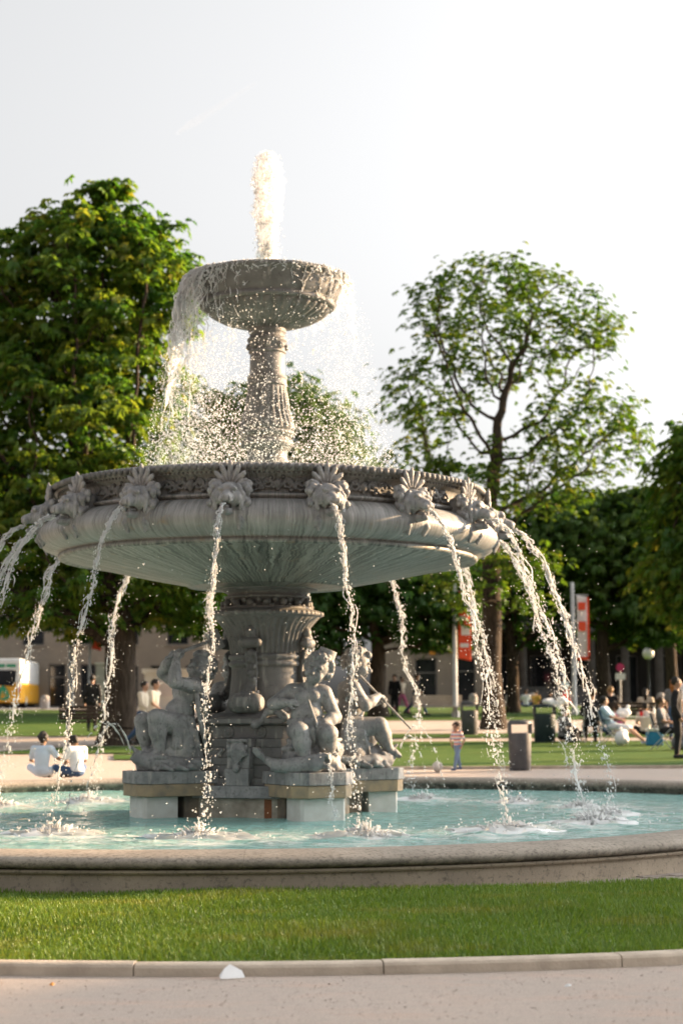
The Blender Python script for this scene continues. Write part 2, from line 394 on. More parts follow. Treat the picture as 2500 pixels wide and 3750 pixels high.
S('cloth_pink', (.50, .13, .22), (.4, .1, .2), 6, .9, .1)
S('cloth_yellow', (.62, .40, .10), (.52, .33, .08), 6, .9, .1)
S('cloth_black', (.014, .014, .016), (.022, .022, .024), 6, .9, .1)
S('cloth_red', (.50, .04, .035), (.42, .03, .03), 6, .9, .1)
S('cloth_grey', (.20, .20, .21), (.09, .09, .1), 25, .9, .1)
S('jeans', (.055, .10, .20), (.04, .075, .15), 20, .9, .1)
S('jeans_pale', (.20, .27, .38), (.15, .21, .31), 20, .9, .1)
S('shoe_dark', (.03, .03, .032), None, 6, .6, 0)
S('shoe_pale', (.45, .50, .58), None, 6, .6, 0)
S('sandal', (.42, .26, .18), None, 6, .6, 0)
S('banner_red', (.72, .09, .04), (.62, .07, .03), 2, .8, 0)
S('banner_white', (.70, .66, .66), (.6, .56, .57), 2, .8, 0)
S('bus_yellow', (.70, .36, .03), (.66, .33, .03), 1, .35, 0)
S('bus_white', (.70, .71, .70), (.66, .67, .66), 1, .35, 0)
S('bus_green', (.03, .30, .16), (.03, .26, .14), 2, .4, 0)
S('sign_black', (.03, .028, .026), None, 2, .6, 0)
S('sign_orange', (.62, .25, .03), None, 2, .6, 0)
S('sign_pink', (.55, .05, .16), None, 2, .5, 0)
S('globe', (.80, .80, .78), (.76, .76, .74), 2, .3, 0)
S('ball', (.68, .62, .55), (.5, .45, .4), 12, .7, .1)
S('paper', (.80, .79, .78), (.74, .73, .72), 6, .8, .05)
S('bag_blue', (.03, .20, .36), (.02, .15, .28), 5, .7, .1)
S('straw', (.42, .24, .10), None, 40, .9, 0)
MT['leaf_chestnut'] = leafy('chestnut_leaves', [(.04, .13, .013), (.075, .18, .02), (.14, .22, .024), (.23, .24, .034)], .6)
MT['leaf_maple'] = leafy('young_maple_leaves', [(.04, .12, .012), (.08, .165, .016), (.16, .20, .025)], .52)
MT['leaf_dark'] = leafy('dark_leaves', [(.018, .07, .009), (.034, .10, .012), (.06, .125, .016)], .38)
MT['leaf_mid'] = leafy('mid_green_leaves', [(.035, .105, .014), (.065, .14, .02), (.11, .165, .03)], .45)
MT['blade'] = leafy('grass_blades', [(.075, .155, .018), (.12, .21, .028), (.19, .25, .055)], .38, patch=(.33, .27, .08))

# ------------------------------------------------------------------ setting: ground, paths, lawns, pool
def rows_sheet(name, rows, m, lift, kind='structure', thick=0.0):
    rs = []
    for (a, b) in zip(rows[:-1], rows[1:]):
        n = max(1, int(abs(b[0]-a[0])/2.5)) if abs(b[0]-a[0]) < 120 else 4
        for i in range(n):
            t = i/n; rs.append([a[j]+(b[j]-a[j])*t for j in range(3)])
    rs.append(list(rows[-1])); V = []; n = 8
    for (y, x0, x1) in rs:
        for i in range(n+1): V.append((x0+(x1-x0)*i/n, y, zg(y)+lift))
    F = [[r*(n+1)+i, r*(n+1)+i+1, (r+1)*(n+1)+i+1, (r+1)*(n+1)+i] for r in range(len(rs)-1) for i in range(n)]
    return tag(ob(name, mk(name, V, F), m), kind=kind)
B = -CD
rows_sheet('ground', [(-120, -700, 700), (B+29, -700, 700), (B+70, -700, 700), (B+160, -700, 700), (1500, -700, 700)], MT['gravel'], 0)
rows_sheet('lawn', [(14.9, 1.5, 24), (27.3, 2.5, 34)], MT['lawn'], .03)
rows_sheet('lawn', [(29.7, 1.2, 40), (32.9, 1.0, 44)], MT['lawn'], .03)
rows_sheet('lawn', [(46.3, .5, 60), (49.5, .5, 62)], MT['lawn'], .03)
rows_sheet('lawn', [(50.4, .5, 62), (84, .5, 90)], MT['lawn'], .03)
rows_sheet('lawn', [(18.7, -3.4, -.6), (20.9, -3.6, .4)], MT['lawn'], .03)
rows_sheet('lawn', [(21.6, -7.2, 1), (25.2, -4.8, 1)], MT['lawn'], .03)
rows_sheet('lawn', [(32.2, -40, -5), (76, -60, -7)], MT['lawn'], .03)
rows_sheet('path', [(27.3, 1, 40), (29.7, 1, 40)], MT['path'], .008)
rows_sheet('path', [(32.95, -3, 50), (46.2, -3, 60)], MT['path'], .008)
rows_sheet('path', [(25.2, -40, 1), (32.1, -40, 1)], MT['path'], .008)
rows_sheet('road', [(84.5, -200, 200), (110, -200, 200)], MT['grey_wall'], .008)
# stone edging along the far lawns
ke = empty('lawn_edging', (0, 0, 0)); tag(ke, 'low pale stone edging along the front of the lawn behind the pool', 'edging')
for i in range(14):
    x0 = 1.5+i*1.6; MB().bx(x0+.005, x0+1.595, 14.78, 14.9, .0, zg(14.9)+.06).ob('edging_stone', MT['kerb'], ke)

PC = (-.45, -3.05); PR = 5.4
def outline(phi):                 # radius of the pool wall at angle phi from the near point (lobed basin)
    phi = (phi+math.pi) % (2*math.pi)-math.pi
    s, c = math.sin(phi), -math.cos(phi)
    b = s*PC[0]+c*PC[1]; q = b*b-(PC[0]**2+PC[1]**2-PR**2); rc = b+math.sqrt(max(q, 0))
    t = min(max((abs(phi)-R(36))/R(44), 0), 1); t = t*t*(3-2*t)
    return rc*(1-t)+8.25*t
def opt(phi, dl, z): r = outline(phi)+dl; return (r*math.sin(phi), -r*math.cos(phi), z)
def sweep(prof, p0, p1, n):
    V = [opt(p0+(p1-p0)*i/n, d, z) for i in range(n+1) for d, z in prof]; k = len(prof)
    F = [[i*k+j, i*k+(j+1) % k, (i+1)*k+(j+1) % k, (i+1)*k+j] for i in range(n) for j in range(k)]
    c = len(V); V += [opt(p0, sum(d for d, z in prof)/k, .1), opt(p1, sum(d for d, z in prof)/k, .1)]
    T = [[c, (j+1) % k, j] for j in range(k)]+[[c+1, n*k+j, n*k+(j+1) % k] for j in range(k)]
    return V, [F, T]
cop = [(-.62, -.05), (-.62, .14), (-.655, .17), (-.665, .205), (-.65, .24), (-.59, .27), (-.45, .284), (-.25, .287), (-.10, .282), (.0, .268), (.055, .246), (.07, .222), (.058, .198), (.03, .184), (-.01, .181)]
wal = [(-.6, -.06), (-.6, .18), (-.02, .18), (.02, .174), (.026, .160), (.016, .148), (-.012, .144), (-.014, .03), (.0, -.06)]
pw = empty('pool_wall'); tag(pw, 'low sandstone pool wall with rounded lichened coping round the fountain', 'pool wall')
NS = 32
ph0 = R(10.2)
for i in range(NS):
    a = ph0+(i)*2*math.pi/NS; b = ph0+(i+1)*2*math.pi/NS
    if abs((a+b)/2) > math.pi: a -= 2*math.pi; b -= 2*math.pi
    g = .0005/8; dz = random.uniform(-.0008, .0008)
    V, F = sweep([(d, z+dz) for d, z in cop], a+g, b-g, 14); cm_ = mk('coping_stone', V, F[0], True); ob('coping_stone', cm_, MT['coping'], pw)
    V, F = sweep(wal, a+g*.6, b-g*.6, 10); ob('wall_block', mk('wall_block', V, F), MT['wall'], pw)
# water
n, k = 220, 70; V = []
for j in range(k+1):
    for i in range(n):
        p = 2*math.pi*i/n; r = (outline(p)-.6)*(j/k); x, y = r*math.sin(p), -r*math.cos(p)
        z = .11+.006*math.sin(9*x+3*y)*math.sin(7*y-2*x)+.005*math.sin(17*y+4*x+2*math.sin(3*x))
        z += .012*math.exp(-((r-4.1)/.7)**2)*math.sin(13*p*3+r*9); V.append((x, y, z))
F = [[j*n+i, j*n+(i+1) % n, (j+1)*n+(i+1) % n, (j+1)*n+i] for j in range(k) for i in range(n)]
tag(ob('water', mk('water', V, F, True), MT['water']), kind='structure')
MB().lathe([(0.01, -.04), (9.2, -.04)], 48).ob('pool_floor', MT['bus_green']); tag(bpy.data.objects['pool_floor'], kind='structure')

# near lawn between the pool wall and the kerb
KC, KR = (.05, -4.1), 8.2
def lawn_in(phi):
    t = min(max((phi-R(4))/R(24), 0), 1); return .06+.62*t*t*(3-2*t)
def in_lawn(x, y):
    phi = np.arctan2(x, -y); r = np.hypot(x, y)
    ro = np.array([outline(p)+lawn_in(p) for p in np.linspace(-1.4, 1.4, 281)])
    return (r > np.interp(phi, np.linspace(-1.4, 1.4, 281), ro)) & (np.hypot(x-KC[0], y-KC[1]) < KR-.12)
V = []; F = []; n = 90; k = 14
for i in range(n+1):
    p = R(-72)+R(144)*i/n; ri = outline(p)+lawn_in(p); s, c = math.sin(p), -math.cos(p)
    b = s*KC[0]+c*KC[1]; ro = b+math.sqrt(max(b*b-(KC[0]**2+KC[1]**2-(KR-.115)**2), 0)); ro = max(ro, ri+.05)
    for j in range(k+1): r = ri+(ro-ri)*j/k; V.append((r*s, r*c, .025+.012*math.sin(3*r*s)*math.sin(2.3*r*c)))
F = [[i*(k+1)+j, i*(k+1)+j+1, (i+1)*(k+1)+j+1, (i+1)*(k+1)+j] for i in range(n) for j in range(k)]
tag(ob('lawn', mk('lawn', V, F, True), MT['lawn']), kind='structure')
N = 230000
x = rng.uniform(-3.3, 4.6, N); y = rng.uniform(-12.2, -6.2, N); m = in_lawn(x, y); x, y = x[m], y[m]; N = len(x)
h = rng.uniform(.022, .05, N)*(1+.35*np.sin(x*2.1+1)*np.sin(y*2.7)); az = rng.uniform(0, 2*np.pi, N); wd = rng.uniform(.0022, .0045, N); le = rng.uniform(.15, .75, N)*h
z0 = .022+.012*np.sin(3*x)*np.sin(2.3*y)
dx, dy = np.cos(az), np.sin(az); px, py = -dy*wd, dx*wd
P = np.stack([np.stack([x-px, y-py, z0], 1), np.stack([x+px, y+py, z0], 1), np.stack([x+px*.8+dx*le*.35, y+py*.8+dy*le*.35, z0+h*.6], 1), np.stack([x-px*.8+dx*le*.35, y-py*.8+dy*le*.35, z0+h*.6], 1), np.stack([x+dx*le, y+dy*le, z0+h], 1)], 1)
o = np.arange(N)[:, None]*5
tag(ob('grass', mk('grass', P.reshape(-1, 3), [o+np.array([[0, 1, 2, 3]]), o+np.array([[3, 2, 4]])], False, np.repeat(np.clip(rng.normal(.5, .22, N), 0, 1), 5)), MT['blade']), 'short green lawn grass with dry yellow patches before the pool wall', 'grass', kind='stuff')
# pavers in the widening gap between wall and lawn
pv = empty('paving_strip'); tag(pv, 'strip of small stone pavers between pool wall and lawn', 'paving')
pm = None
for i in range(64):
    p = R(5)+R(55)*i/64; wdt = lawn_in(p+R(.9))
    for j in range(int((wdt+.05)/.105)):
        if pm is None:
            pm = MB().box((0, 0, 0), (.108, .095, .05)).mesh('paver'); pm.materials.append(MT['paver'])
        X, Y, Z = opt(p+(R(.35) if j % 2 else 0), .06+j*.105, .0)
        ob('paver', pm, None, pv, (X, Y, -.012+random.uniform(-.004, .006)), (random.uniform(-.03, .03), random.uniform(-.03, .03), p))
# kerb of long stones
kb = empty('kerb'); tag(kb, 'low pale stone kerb between lawn and gravel', 'kerb')
kp = [(-.12, -.03), (-.12, .05), (-.105, .058), (-.03, .058), (-.012, .052), (-.002, .04), (.0, -.03)]
st = 1.19/KR
for i in range(-7, 8):
    a0 = -.083+i*st+.0004; a1 = a0+st-.0008; nn = 10
    V = [(KC[0]+(KR+d)*math.sin(a0+(a1-a0)*q/nn), KC[1]-(KR+d)*math.cos(a0+(a1-a0)*q/nn), z) for q in range(nn+1) for d, z in kp]; k = len(kp)
    F = [[q*k+j, q*k+(j+1) % k, (q+1)*k+(j+1) % k, (q+1)*k+j] for q in range(nn) for j in range(k)]
    ca = len(V); V += [V[3], V[nn*k+3]]
    T = [[ca, (j+1) % k, j] for j in range(k)]+[[ca+1, nn*k+j, nn*k+(j+1) % k] for j in range(k)]
    ob('kerb_stone', mk('kerb_stone', V, [F, T]), MT['kerb'], kb, (0, 0, random.uniform(-.003, .003)))
# loose stones lying on the gravel
mb = MB()
for i in range(3500):
    x = random.uniform(-2.6, 3.2); y = random.uniform(-14.2, -11.2)
    if math.hypot(x-KC[0], y-KC[1]) < KR+.02: continue
    r = random.uniform(.0015, .004)*(1.6 if random.random() < .04 else 1); mb.ico((x, y, r*.3), r, .25, (1.2, 1, .7))
tag(mb.ob('gravel', MT['gravel'], None), 'small loose stones scattered over the gravel', 'gravel', kind='stuff')
# litter
V = [(0, 0, 0), (.115, .01, .004), (.10, .05, .045), (.03, .075, .085), (-.005, .05, .06), (-.03, .0, .002), (-.035, .03, .02)]
lit = ob('crumpled_paper', mk('crumpled_paper', V, [[[0, 1, 2], [0, 2, 3], [0, 3, 4], [0, 4, 5], [5, 4, 6]]]), MT['paper'], None, (-.19, -12.42, .006), (0, 0, .1), (.8, .8, .7))
s_ = lit.modifiers.new('thick', 'SOLIDIFY'); s_.thickness = .002
tag(lit, 'crumpled white paper lying on the gravel against the kerb', 'litter')
for i, (x, y, c, l) in enumerate([(1.36, -12.75, 'paper', 'tiny white paper scrap lying alone on the gravel'), (-.98, -12.55, 'sign_orange', 'small dry orange leaf on the gravel by the kerb')]):
    f = ob('paper_scrap' if i == 0 else 'fallen_leaf', mk('scrap', [(-.015, -.008, 0), (.015, -.01, .004), (.02, .008, .009), (-.01, .012, .004), (.002, 0, .014)], [[[0, 1, 4], [1, 2, 4], [2, 3, 4], [3, 0, 4]]]), MT[c], None, (x, y, .004), (0, 0, i*1.3))
    tag(f, l, 'litter' if i == 0 else 'leaf')

# ------------------------------------------------------------------ the fountain
fo = empty('fountain'); tag(fo, 'two-tiered grey fountain with lion-head bowl on a carved pedestal', 'fountain')
TH = R(23)                        # turn of the pedestal towards the right
def octo(a1, a2, z0, z1, b1=None, b2=None):   # square with cut corners: apothems to faces / to corners, bottom and top
    b1 = b1 or a1; b2 = b2 or a2
    def ring(f, c, z):
        v = []; hh = c*math.sqrt(2)-f
        for q in range(4):
            an = q*math.pi/2
            for s in (-hh, hh): v.append((f*math.cos(an)-s*math.sin(an), f*math.sin(an)+s*math.cos(an), z))
        return v
    V = ring(a1, a2, z0)+ring(b1, b2, z1)+[(0, 0, z0), (0, 0, z1)]
    F = [[i, (i+1) % 8, 8+(i+1) % 8, 8+i] for i in range(8)]; T = [[16, (i+1) % 8, i] for i in range(8)]+[[17, 8+i, 8+(i+1) % 8] for i in range(8)]
    return V, F, T
def oct_part(name, levels, m, par):
    mb = MB()
    for lv in levels:
        V, F, T = octo(*lv); b = mb.n; mb.add(V, F); mb.F3.append(np.array(T)+b)
    o = mb.ob(name, m, par); o.rotation_euler = (0, 0, -math.pi/2-R(22)); bevel(o, .006); return o
pd = oct_part('pedestal', [(.80, .92, .47, .55), (.77, .89, .552, .56, .76, .88), (.755, .875, .56, .70, .73, .85), (.745, .865, .702, .78), (.72, .84, .782, .79), (.715, .835, .79, .90, .69, .81), (.70, .82, .902, .995)], MT['cast'], fo)
oct_part('base_drum', [(.86, 1.02, -.05, .33)], S('stained_concrete', (.40, .36, .30), (.20, .17, .135), 5, .9, .3), fo)
oct_part('base_ledge', [(.92, 1.08, .332, .468, .90, 1.05)], MT['statue'], fo)
fr = oct_part('frieze_band', [(.665, .80, .997, 1.145)], MT['cast'], fo)
oct_part('cornice', [(.70, .83, 1.148, 1.165, .74, .87), (.75, .88, 1.166, 1.225), (.70, .83, 1.226, 1.245), (.68, .81, 1.246, 1.285, .56, .68)], MT['cast'], fo)
me_b = None
for q in range(4):
    an = -R(22)+q*math.pi/2       # direction of the broad faces
    fx, fy = math.sin(an), -math.cos(an)
    # carved bracket: sloped slab with an acanthus leaf
    if me_b is None:
        mb = MB()
        for (y0, y1, z0, z1, ww) in ((-.20, 0, .47, .66, .29), (-.165, 0, .662, .90, .27), (-.15, 0, .902, .995, .30)):
            mb.bx(-ww/2, ww/2, y0, y1, z0, z1)
        me_b = mb.mesh('bracket'); me_b.materials.append(MT['statue'])
        s = Sdf((-.17, -.14, .56), (.17, .06, 1.02), .007)
        for i in range(-3, 4):
            s.path([(i*.014, 0, .96), (i*.03, -.045, .88-.01*abs(i)), (i*.022, -.035, .70+.03*abs(i))], [.02, .024, .012], .006)
        s.ell((0, -.05, .665), (.045, .03, .05), k=.01); s.cap((-.11, -.02, .975), (.11, -.02, .975), .022, k=.01)
        for i in (-1, 1): s.ell((i*.10, -.03, .90), (.03, .03, .035), k=.01); s.ell((i*.10, -.03, .82), (.025, .025, .03), k=.01)
        me_l = s.mesh('acanthus_leaf'); me_l.materials.append(MT['statue'])
        me_m = MB().lathe([(.001, .0), (.03, .004), (.034, -.004), (.05, -.002), (.062, .012), (.07, .006), (.074, -.02)], 20).mesh('medallion', True); me_m.materials.append(MT['cast'])
    br = ob('bracket', me_b, None, fo, (fx*.70, fy*.70, 0), (0, 0, an)); bevel(br, .006)
    ob('acanthus_leaf', me_l, None, br, (0, -.165, .0))
    for sx in (-.2, .2):
        ob('medallion', me_m, None, fr, (0, 0, 0)).matrix_local = (Matrix.Rotation(math.pi/2+R(22), 4, 'Z') @ Matrix.Rotation(an, 4, 'Z') @ Matrix.Translation((sx, -.672, 1.07)) @ Matrix.Rotation(math.pi/2, 4, 'X'))
MB().bx(-.045, .045, -.012, 0, .0, .30).ob('rust_stain', MT['rust'], fo, loc=(.02, -.925, .02), rot=(0, 0, -R(22)))
# vase with fluted flare
def flut(n, amp, z0, z1):
    def f(a, r, z): return r+np.where((z > z0) & (z < z1), amp*(np.abs(np.cos(a*n/2))-.5), 0)
    return f
vz = [(.60, 1.27), (.55, 1.30), (.50, 1.31), (.475, 1.34), (.455, 1.42), (.435, 1.55), (.42, 1.68), (.415, 1.80), (.42, 1.83), (.445, 1.838), (.452, 1.86), (.445, 1.885), (.43, 1.89), (.43, 1.91), (.448, 1.918), (.455, 1.94), (.448, 1.965), (.42, 1.975)]
vase = MB().lathe(vz, 64).ob('vase', MT['cast'], fo, True)
fl = [(.415, 1.974), (.42, 1.99), (.43, 2.06), (.445, 2.13), (.47, 2.21), (.51, 2.29), (.57, 2.36), (.62, 2.40), (.635, 2.415)]
MB().lathe(fl, 240, flut(44, .026, 1.985, 2.37)).ob('fluting', MT['cast'], vase, True)
mb = MB().lathe([(.60, 2.412), (.655, 2.418), (.67, 2.43), (.672, 2.45), (.655, 2.475), (.61, 2.49), (.56, 2.50), (.545, 2.515), (.56, 2.53)], 72)
for i in range(56):
    a = i*2*math.pi/56; mb.ico((.655*math.cos(a), .655*math.sin(a), 2.447), .03, 0, (.9, .9, 1.0))
mb.ob('egg_moulding', MT['cast'], vase, True)
mb = MB().lathe([(.50, 2.50), (.46, 2.53), (.445, 2.60), (.47, 2.63), (.50, 2.635), (.50, 2.66), (.46, 2.67), (.48, 2.70), (.56, 2.73), (.60, 2.735), (.60, 2.755), (.72, 2.765)], 56)
for i in range(16):
    a = i*2*math.pi/16
    mb.ico((.50*math.cos(a), .50*math.sin(a), 2.565), .055, .1); mb.ico((.53*math.cos(a+.12), .53*math.sin(a+.12), 2.53), .035, .1); mb.ico((.47*math.cos(a+.2), .47*math.sin(a+.2), 2.60), .04, .1)
mb.ob('carved_neck', MT['cast'], fo, True)
# scrolls climbing the vase
s = Sdf((-.2, -.95, 1.22), (.2, -.3, 2.36), .0085)
s.path([(0, -.475, 1.98), (0, -.45, 1.88), (0, -.44, 1.75), (0, -.47, 1.6), (0, -.53, 1.5)], [.05, .048, .05, .055, .06], .01)
for sx in (-.055, .055): s.path([(sx, -.50, 1.98), (sx, -.47, 1.88), (sx, -.455, 1.75), (sx, -.49, 1.6), (sx*1.4, -.57, 1.5)], [.018]*5, .008)
s.cap((-.11, -.64, 1.40), (.11, -.64, 1.40), .115, k=.02)
for sx in (-.125, .125): s.cap((sx*.9, -.64, 1.40), (sx*1.15, -.64, 1.40), .045, k=.008); s.ell((sx, -.64, 1.40), (.03, .085, .085), k=.004, sub=True); s.cap((sx*.9, -.64, 1.40), (sx*1.1, -.64, 1.40), .04, k=.008)
for i in range(-2, 3): s.path([(i*.035, -.60, 1.52), (i*.04, -.75, 1.45), (i*.035, -.765, 1.37), (i*.03, -.72, 1.31)], [.02, .022, .02, .014], .008)
s.cap((-.085, -.52, 2.10), (.085, -.52, 2.10), .06, k=.015)
for sx in (-.1, .1): s.ell((sx, -.52, 2.10), (.022, .038, .038), k=.004, sub=True)
s.ell((0, -.50, 2.22), (.065, .06, .075), k=.015); s.ell((0, -.49, 2.155), (.085, .05, .025), k=.01)
for i in range(5): s.ell((.03*(-1)**i, -.50-.0*i, 1.97-.075*i), (.032, .03, .035), k=.012)
s.cap((-.09, -.52, 1.52), (.09, -.52, 1.52), .03, k=.01)
me_s = s.mesh('scroll'); me_s.materials.append(MT['cast'])
for q in range(4): ob('scroll', me_s, None, fo, (0, 0, 0), (0, 0, -R(22)+q*math.pi/2))

# lower bowl
prof = [(.58, 2.745), (.92, 2.78), (.95, 2.765), (.98, 2.79), (1.5, 2.885), (2.1, 3.01), (2.38, 3.08), (2.41, 3.078), (2.43, 3.062), (2.465, 3.066), (2.482, 3.085), (2.48, 3.112), (2.455, 3.128), (2.455, 3.135), (2.56, 3.152), (2.65, 3.19), (2.71, 3.25), (2.735, 3.31), (2.72, 3.375), (2.67, 3.44), (2.58, 3.50), (2.50, 3.53), (2.42, 3.54), (2.42, 3.548), (2.47, 3.556), (2.485, 3.575), (2.47, 3.592), (2.41, 3.598), (2.385, 3.61), (2.38, 3.66), (2.40, 3.75), (2.43, 3.79), (2.475, 3.80), (2.485, 3.81), (2.48, 3.825), (2.53, 3.832), (2.55, 3.85), (2.545, 3.89), (2.52, 3.912), (2.45, 3.915), (2.36, 3.88), (2.30, 3.7), (2.0, 3.5), (1.0, 3.38), (.3, 3.36)]
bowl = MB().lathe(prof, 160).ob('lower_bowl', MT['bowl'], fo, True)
bowl.rotation_euler = (0, R(.35), 0)
mb = MB()
for i in range(190):
    a = i*2*math.pi/190; c, s_ = math.cos(a), math.sin(a)
    v = ICO*np.array([.05, .038, .046])@np.array([[1, 0, 0], [0, .9, -.42], [0, .42, .9]]); v = v@np.array([[c, s_, 0], [-s_, c, 0], [0, 0, 1]])
    mb.add(v+np.array([2.55*c, 2.55*s_, 3.868]), ICOF)
mb.ob('rope_moulding', MT['cast'], bowl, True)
mb = MB()
for i in range(300): a = i*2*math.pi/300; mb.ico((2.488*math.cos(a), 2.488*math.sin(a), 3.812), .016)
mb.ob('bead_moulding', MT['cast'], bowl, True)['kind'] = 'stuff'
tag(ob('water', MB().lathe([(.02, 3.78), (2.31, 3.78)], 64).mesh('water'), MT['water']), kind='structure')
# lion masks with palmette crest
def lion():
    s = Sdf((-.24, -.5, -.36), (.24, .14, .36), .0062)
    s.ell((0, -.10, .0), (.12, .13, .125), k=.03)
    s.cap((0, -.18, -.02), (0, -.29, -.055), .068, .052, .03)           # muzzle
    for e in (-1, 1):
        s.ell((e*.034, -.30, -.068), (.034, .04, .034), k=.012)          # lips
        s.ell((e*.085, -.15, -.03), (.05, .06, .06), k=.02); s.ell((e*.055, -.215, .045), (.04, .03, .022), k=.012)   # cheek, brow
        s.ell((e*.05, -.232, .012), (.02, .016, .014), k=.004, sub=True); s.ell((e*.05, -.22, .012), (.014, .014, .012), k=.003)
        s.ell((e*.12, -.08, .10), (.035, .03, .04), k=.01)               # ears
    s.ell((0, -.325, -.045), (.03, .022, .02), k=.008); s.ell((0, -.2, .065), (.05, .04, .035), k=.02)
    s.cap((0, -.12, -.15), (0, -.25, -.165), .05, .034, .015)            # jaw
    s.cap((0, -.16, -.108), (0, -.34, -.122), .036, .03, .01, sub=True)    # open mouth
    s.cap((0, -.15, -.108), (0, -.24, -.13), .016, k=.006)
    for e in (-1, 1):
        for j in range(9):
            t = j/8; an = .9-t*2.5; x = e*(.135+.03*math.sin(j*2)); z = .11-t*.32
            s.path([(x, -.03, z+.03), (x*1.1, -.105, z-.02), (x*1.0+e*.01, -.07, z-.075)], [.032, .034, .018], .006)
        s.path([(e*.1, -.09, -.14), (e*.115, -.12, -.23), (e*.10, -.09, -.31)], [.04, .038, .018], .008)
        s.path([(e*.09, -.13, .09), (e*.135, -.14, .0), (e*.12, -.14, -.12)], [.026, .03, .02], .006)
    for j in range(-3, 4):                                               # palmette
        an = j*.40; L = .25-.022*abs(j)
        x1, z1 = math.sin(an), math.cos(an); r0 = .03
        s.path([(x1*.05, -.03, .09+z1*.03), (x1*L*.6, -.055, .09+z1*L*.6), (x1*L*.88, -.075, .09+z1*L*.88), (x1*L, -.085, .09+z1*L*1.03)], [.016, .03, .024, .008], .004)
        s.cap((x1*.07, -.075, .09+z1*.07), (x1*L*.75, -.09, .09+z1*L*.75), .007, k=.004)
    s.ell((0, -.08, .10), (.07, .05, .035), k=.01)
    for e in (-1, 1): s.ell((e*.17, -.04, .12), (.045, .035, .045), k=.01); s.ell((e*.19, -.04, .06), (.03, .03, .03), k=.008)
    s.box((0, .07, -.02), (.10, .07, .17), rd=.05, k=.03)
    return s.mesh('lion_mask')
me_lion = lion(); me_lion.materials.append(MT['statue'])
LA = [R(13.5+22.5*i) for i in range(16)]
for a in LA: ob('lion_mask', me_lion, None, bowl, (2.56*math.sin(a), -2.56*math.cos(a), 3.53), (R(-4), 0, a), (1.1, 1.05, 1.12))
# scrolling leaf ornament on the frieze
s = Sdf((-.40, -.09, -.11), (.40, .05, .11), .006)
for e in (-1, 1):
    for j, (cx, rr) in enumerate(((.10, .065), (.245, .075))):
        P = []
        for q in range(15):
            an = q*.55*e*(1 if j else -1)+1.57; rad = rr*(1-q/17); P.append((e*cx+rad*math.cos(an), -.035, (-1)**j*rad*math.sin(an)*.95))
        s.path(P, [.013]*15, .004)
    s.path([(0, -.03, -.06), (e*.09, -.035, .055), (e*.18, -.035, -.03), (e*.28, -.035, .06), (e*.38, -.03, -.01)], [.016, .014, .016, .013, .012], .006)
    for q in range(16):
        x = e*(.03+q*.0225); s.ell((x, -.03, random.uniform(-.075, .075)), (random.uniform(.012, .03), .03, random.uniform(.012, .024)), k=.006)
s.ell((0, -.035, 0), (.035, .035, .05), k=.008)
me_f = s.mesh('frieze_ornament')
co = np.zeros(len(me_f.vertices)*3, np.float32); me_f.vertices.foreach_get('co', co); co = co.reshape(-1, 3)
an = co[:, 0]/2.42; rad = 2.385-co[:, 1]; co = np.stack([rad*np.sin(an), -rad*np.cos(an), co[:, 2]+3.70], 1); me_f.vertices.foreach_set('co', co.ravel().astype(np.float32)); me_f.update(); me_f.materials.append(MT['cast'])
for a in LA: ob('frieze_ornament', me_f, None, bowl, (0, 0, 0), (0, 0, a+R(11.25)))

# column and upper bowl
mb = MB().lathe([(.36, 3.36), (.36, 3.9), (.34, 4.1), (.30, 4.2), (.27, 4.26), (.25, 4.31), (.235, 4.38), (.25, 4.43), (.29, 4.45), (.315, 4.48), (.318, 4.51), (.30, 4.535), (.27, 4.545), (.265, 4.57), (.305, 4.585), (.33, 4.61), (.332, 4.63), (.315, 4.655), (.30, 4.66)], 56)
cm = mb.ob('column_base', MT['cast'], fo, True)
mb = MB().lathe([(.30, 4.655), (.328, 4.665), (.325, 4.70), (.30, 4.77), (.275, 4.86), (.255, 4.96), (.24, 5.08), (.232, 5.19), (.225, 5.2)], 160, flut(24, .03, 4.67, 5.19))
mb.lathe([(.225, 5.195), (.24, 5.205), (.245, 5.225), (.235, 5.24), (.235, 5.29), (.245, 5.30), (.24, 5.32), (.215, 5.325)], 48)
mb.lathe([(.21, 5.32), (.212, 5.33), (.208, 5.6), (.2, 5.61)], 160, flut(24, .024, 5.335, 5.6))
mb.lathe([(.205, 5.6), (.225, 5.61), (.228, 5.63), (.215, 5.64), (.21, 5.70), (.235, 5.75), (.245, 5.77), (.235, 5.79), (.215, 5.80), (.21, 5.84), (.225, 5.855), (.23, 5.88), (.22, 5.93)], 48)
for i in range(8):
    a = i*math.pi/4; mb.ico((.215*math.cos(a), .215*math.sin(a), 5.69), .05, .15, (1, 1, 1.1))
mb.ob('column_shaft', MT['cast'], fo, True)
ub = MB().lathe([(.22, 5.90), (.26, 5.935), (.40, 5.965), (.56, 6.015), (.68, 6.08), (.735, 6.13), (.75, 6.165)], 288, flut(36, .045, 5.93, 6.16)).lathe([(.735, 6.16), (.79, 6.158), (.815, 6.17), (.822, 6.19), (.812, 6.212), (.80, 6.22), (.83, 6.24), (.865, 6.32), (.90, 6.41), (.925, 6.47), (.965, 6.478), (.978, 6.50), (.974, 6.522), (.95, 6.53), (.90, 6.52), (.85, 6.44), (.4, 6.3), (.05, 6.28)], 96).ob('upper_bowl', MT['cast'], fo, True)
MB().lathe([(.10, 6.28), (.09, 6.5), (.07, 6.62), (.045, 6.72), (.04, 6.95), (.03, 7.0), (.001, 7.0)], 20).ob('jet_nozzle', MT['dark_metal'], fo, True)
tag(ob('water', MB().lathe([(.02, 6.50), (.915, 6.505)], 48).mesh('water'), MT['water']), kind='structure')

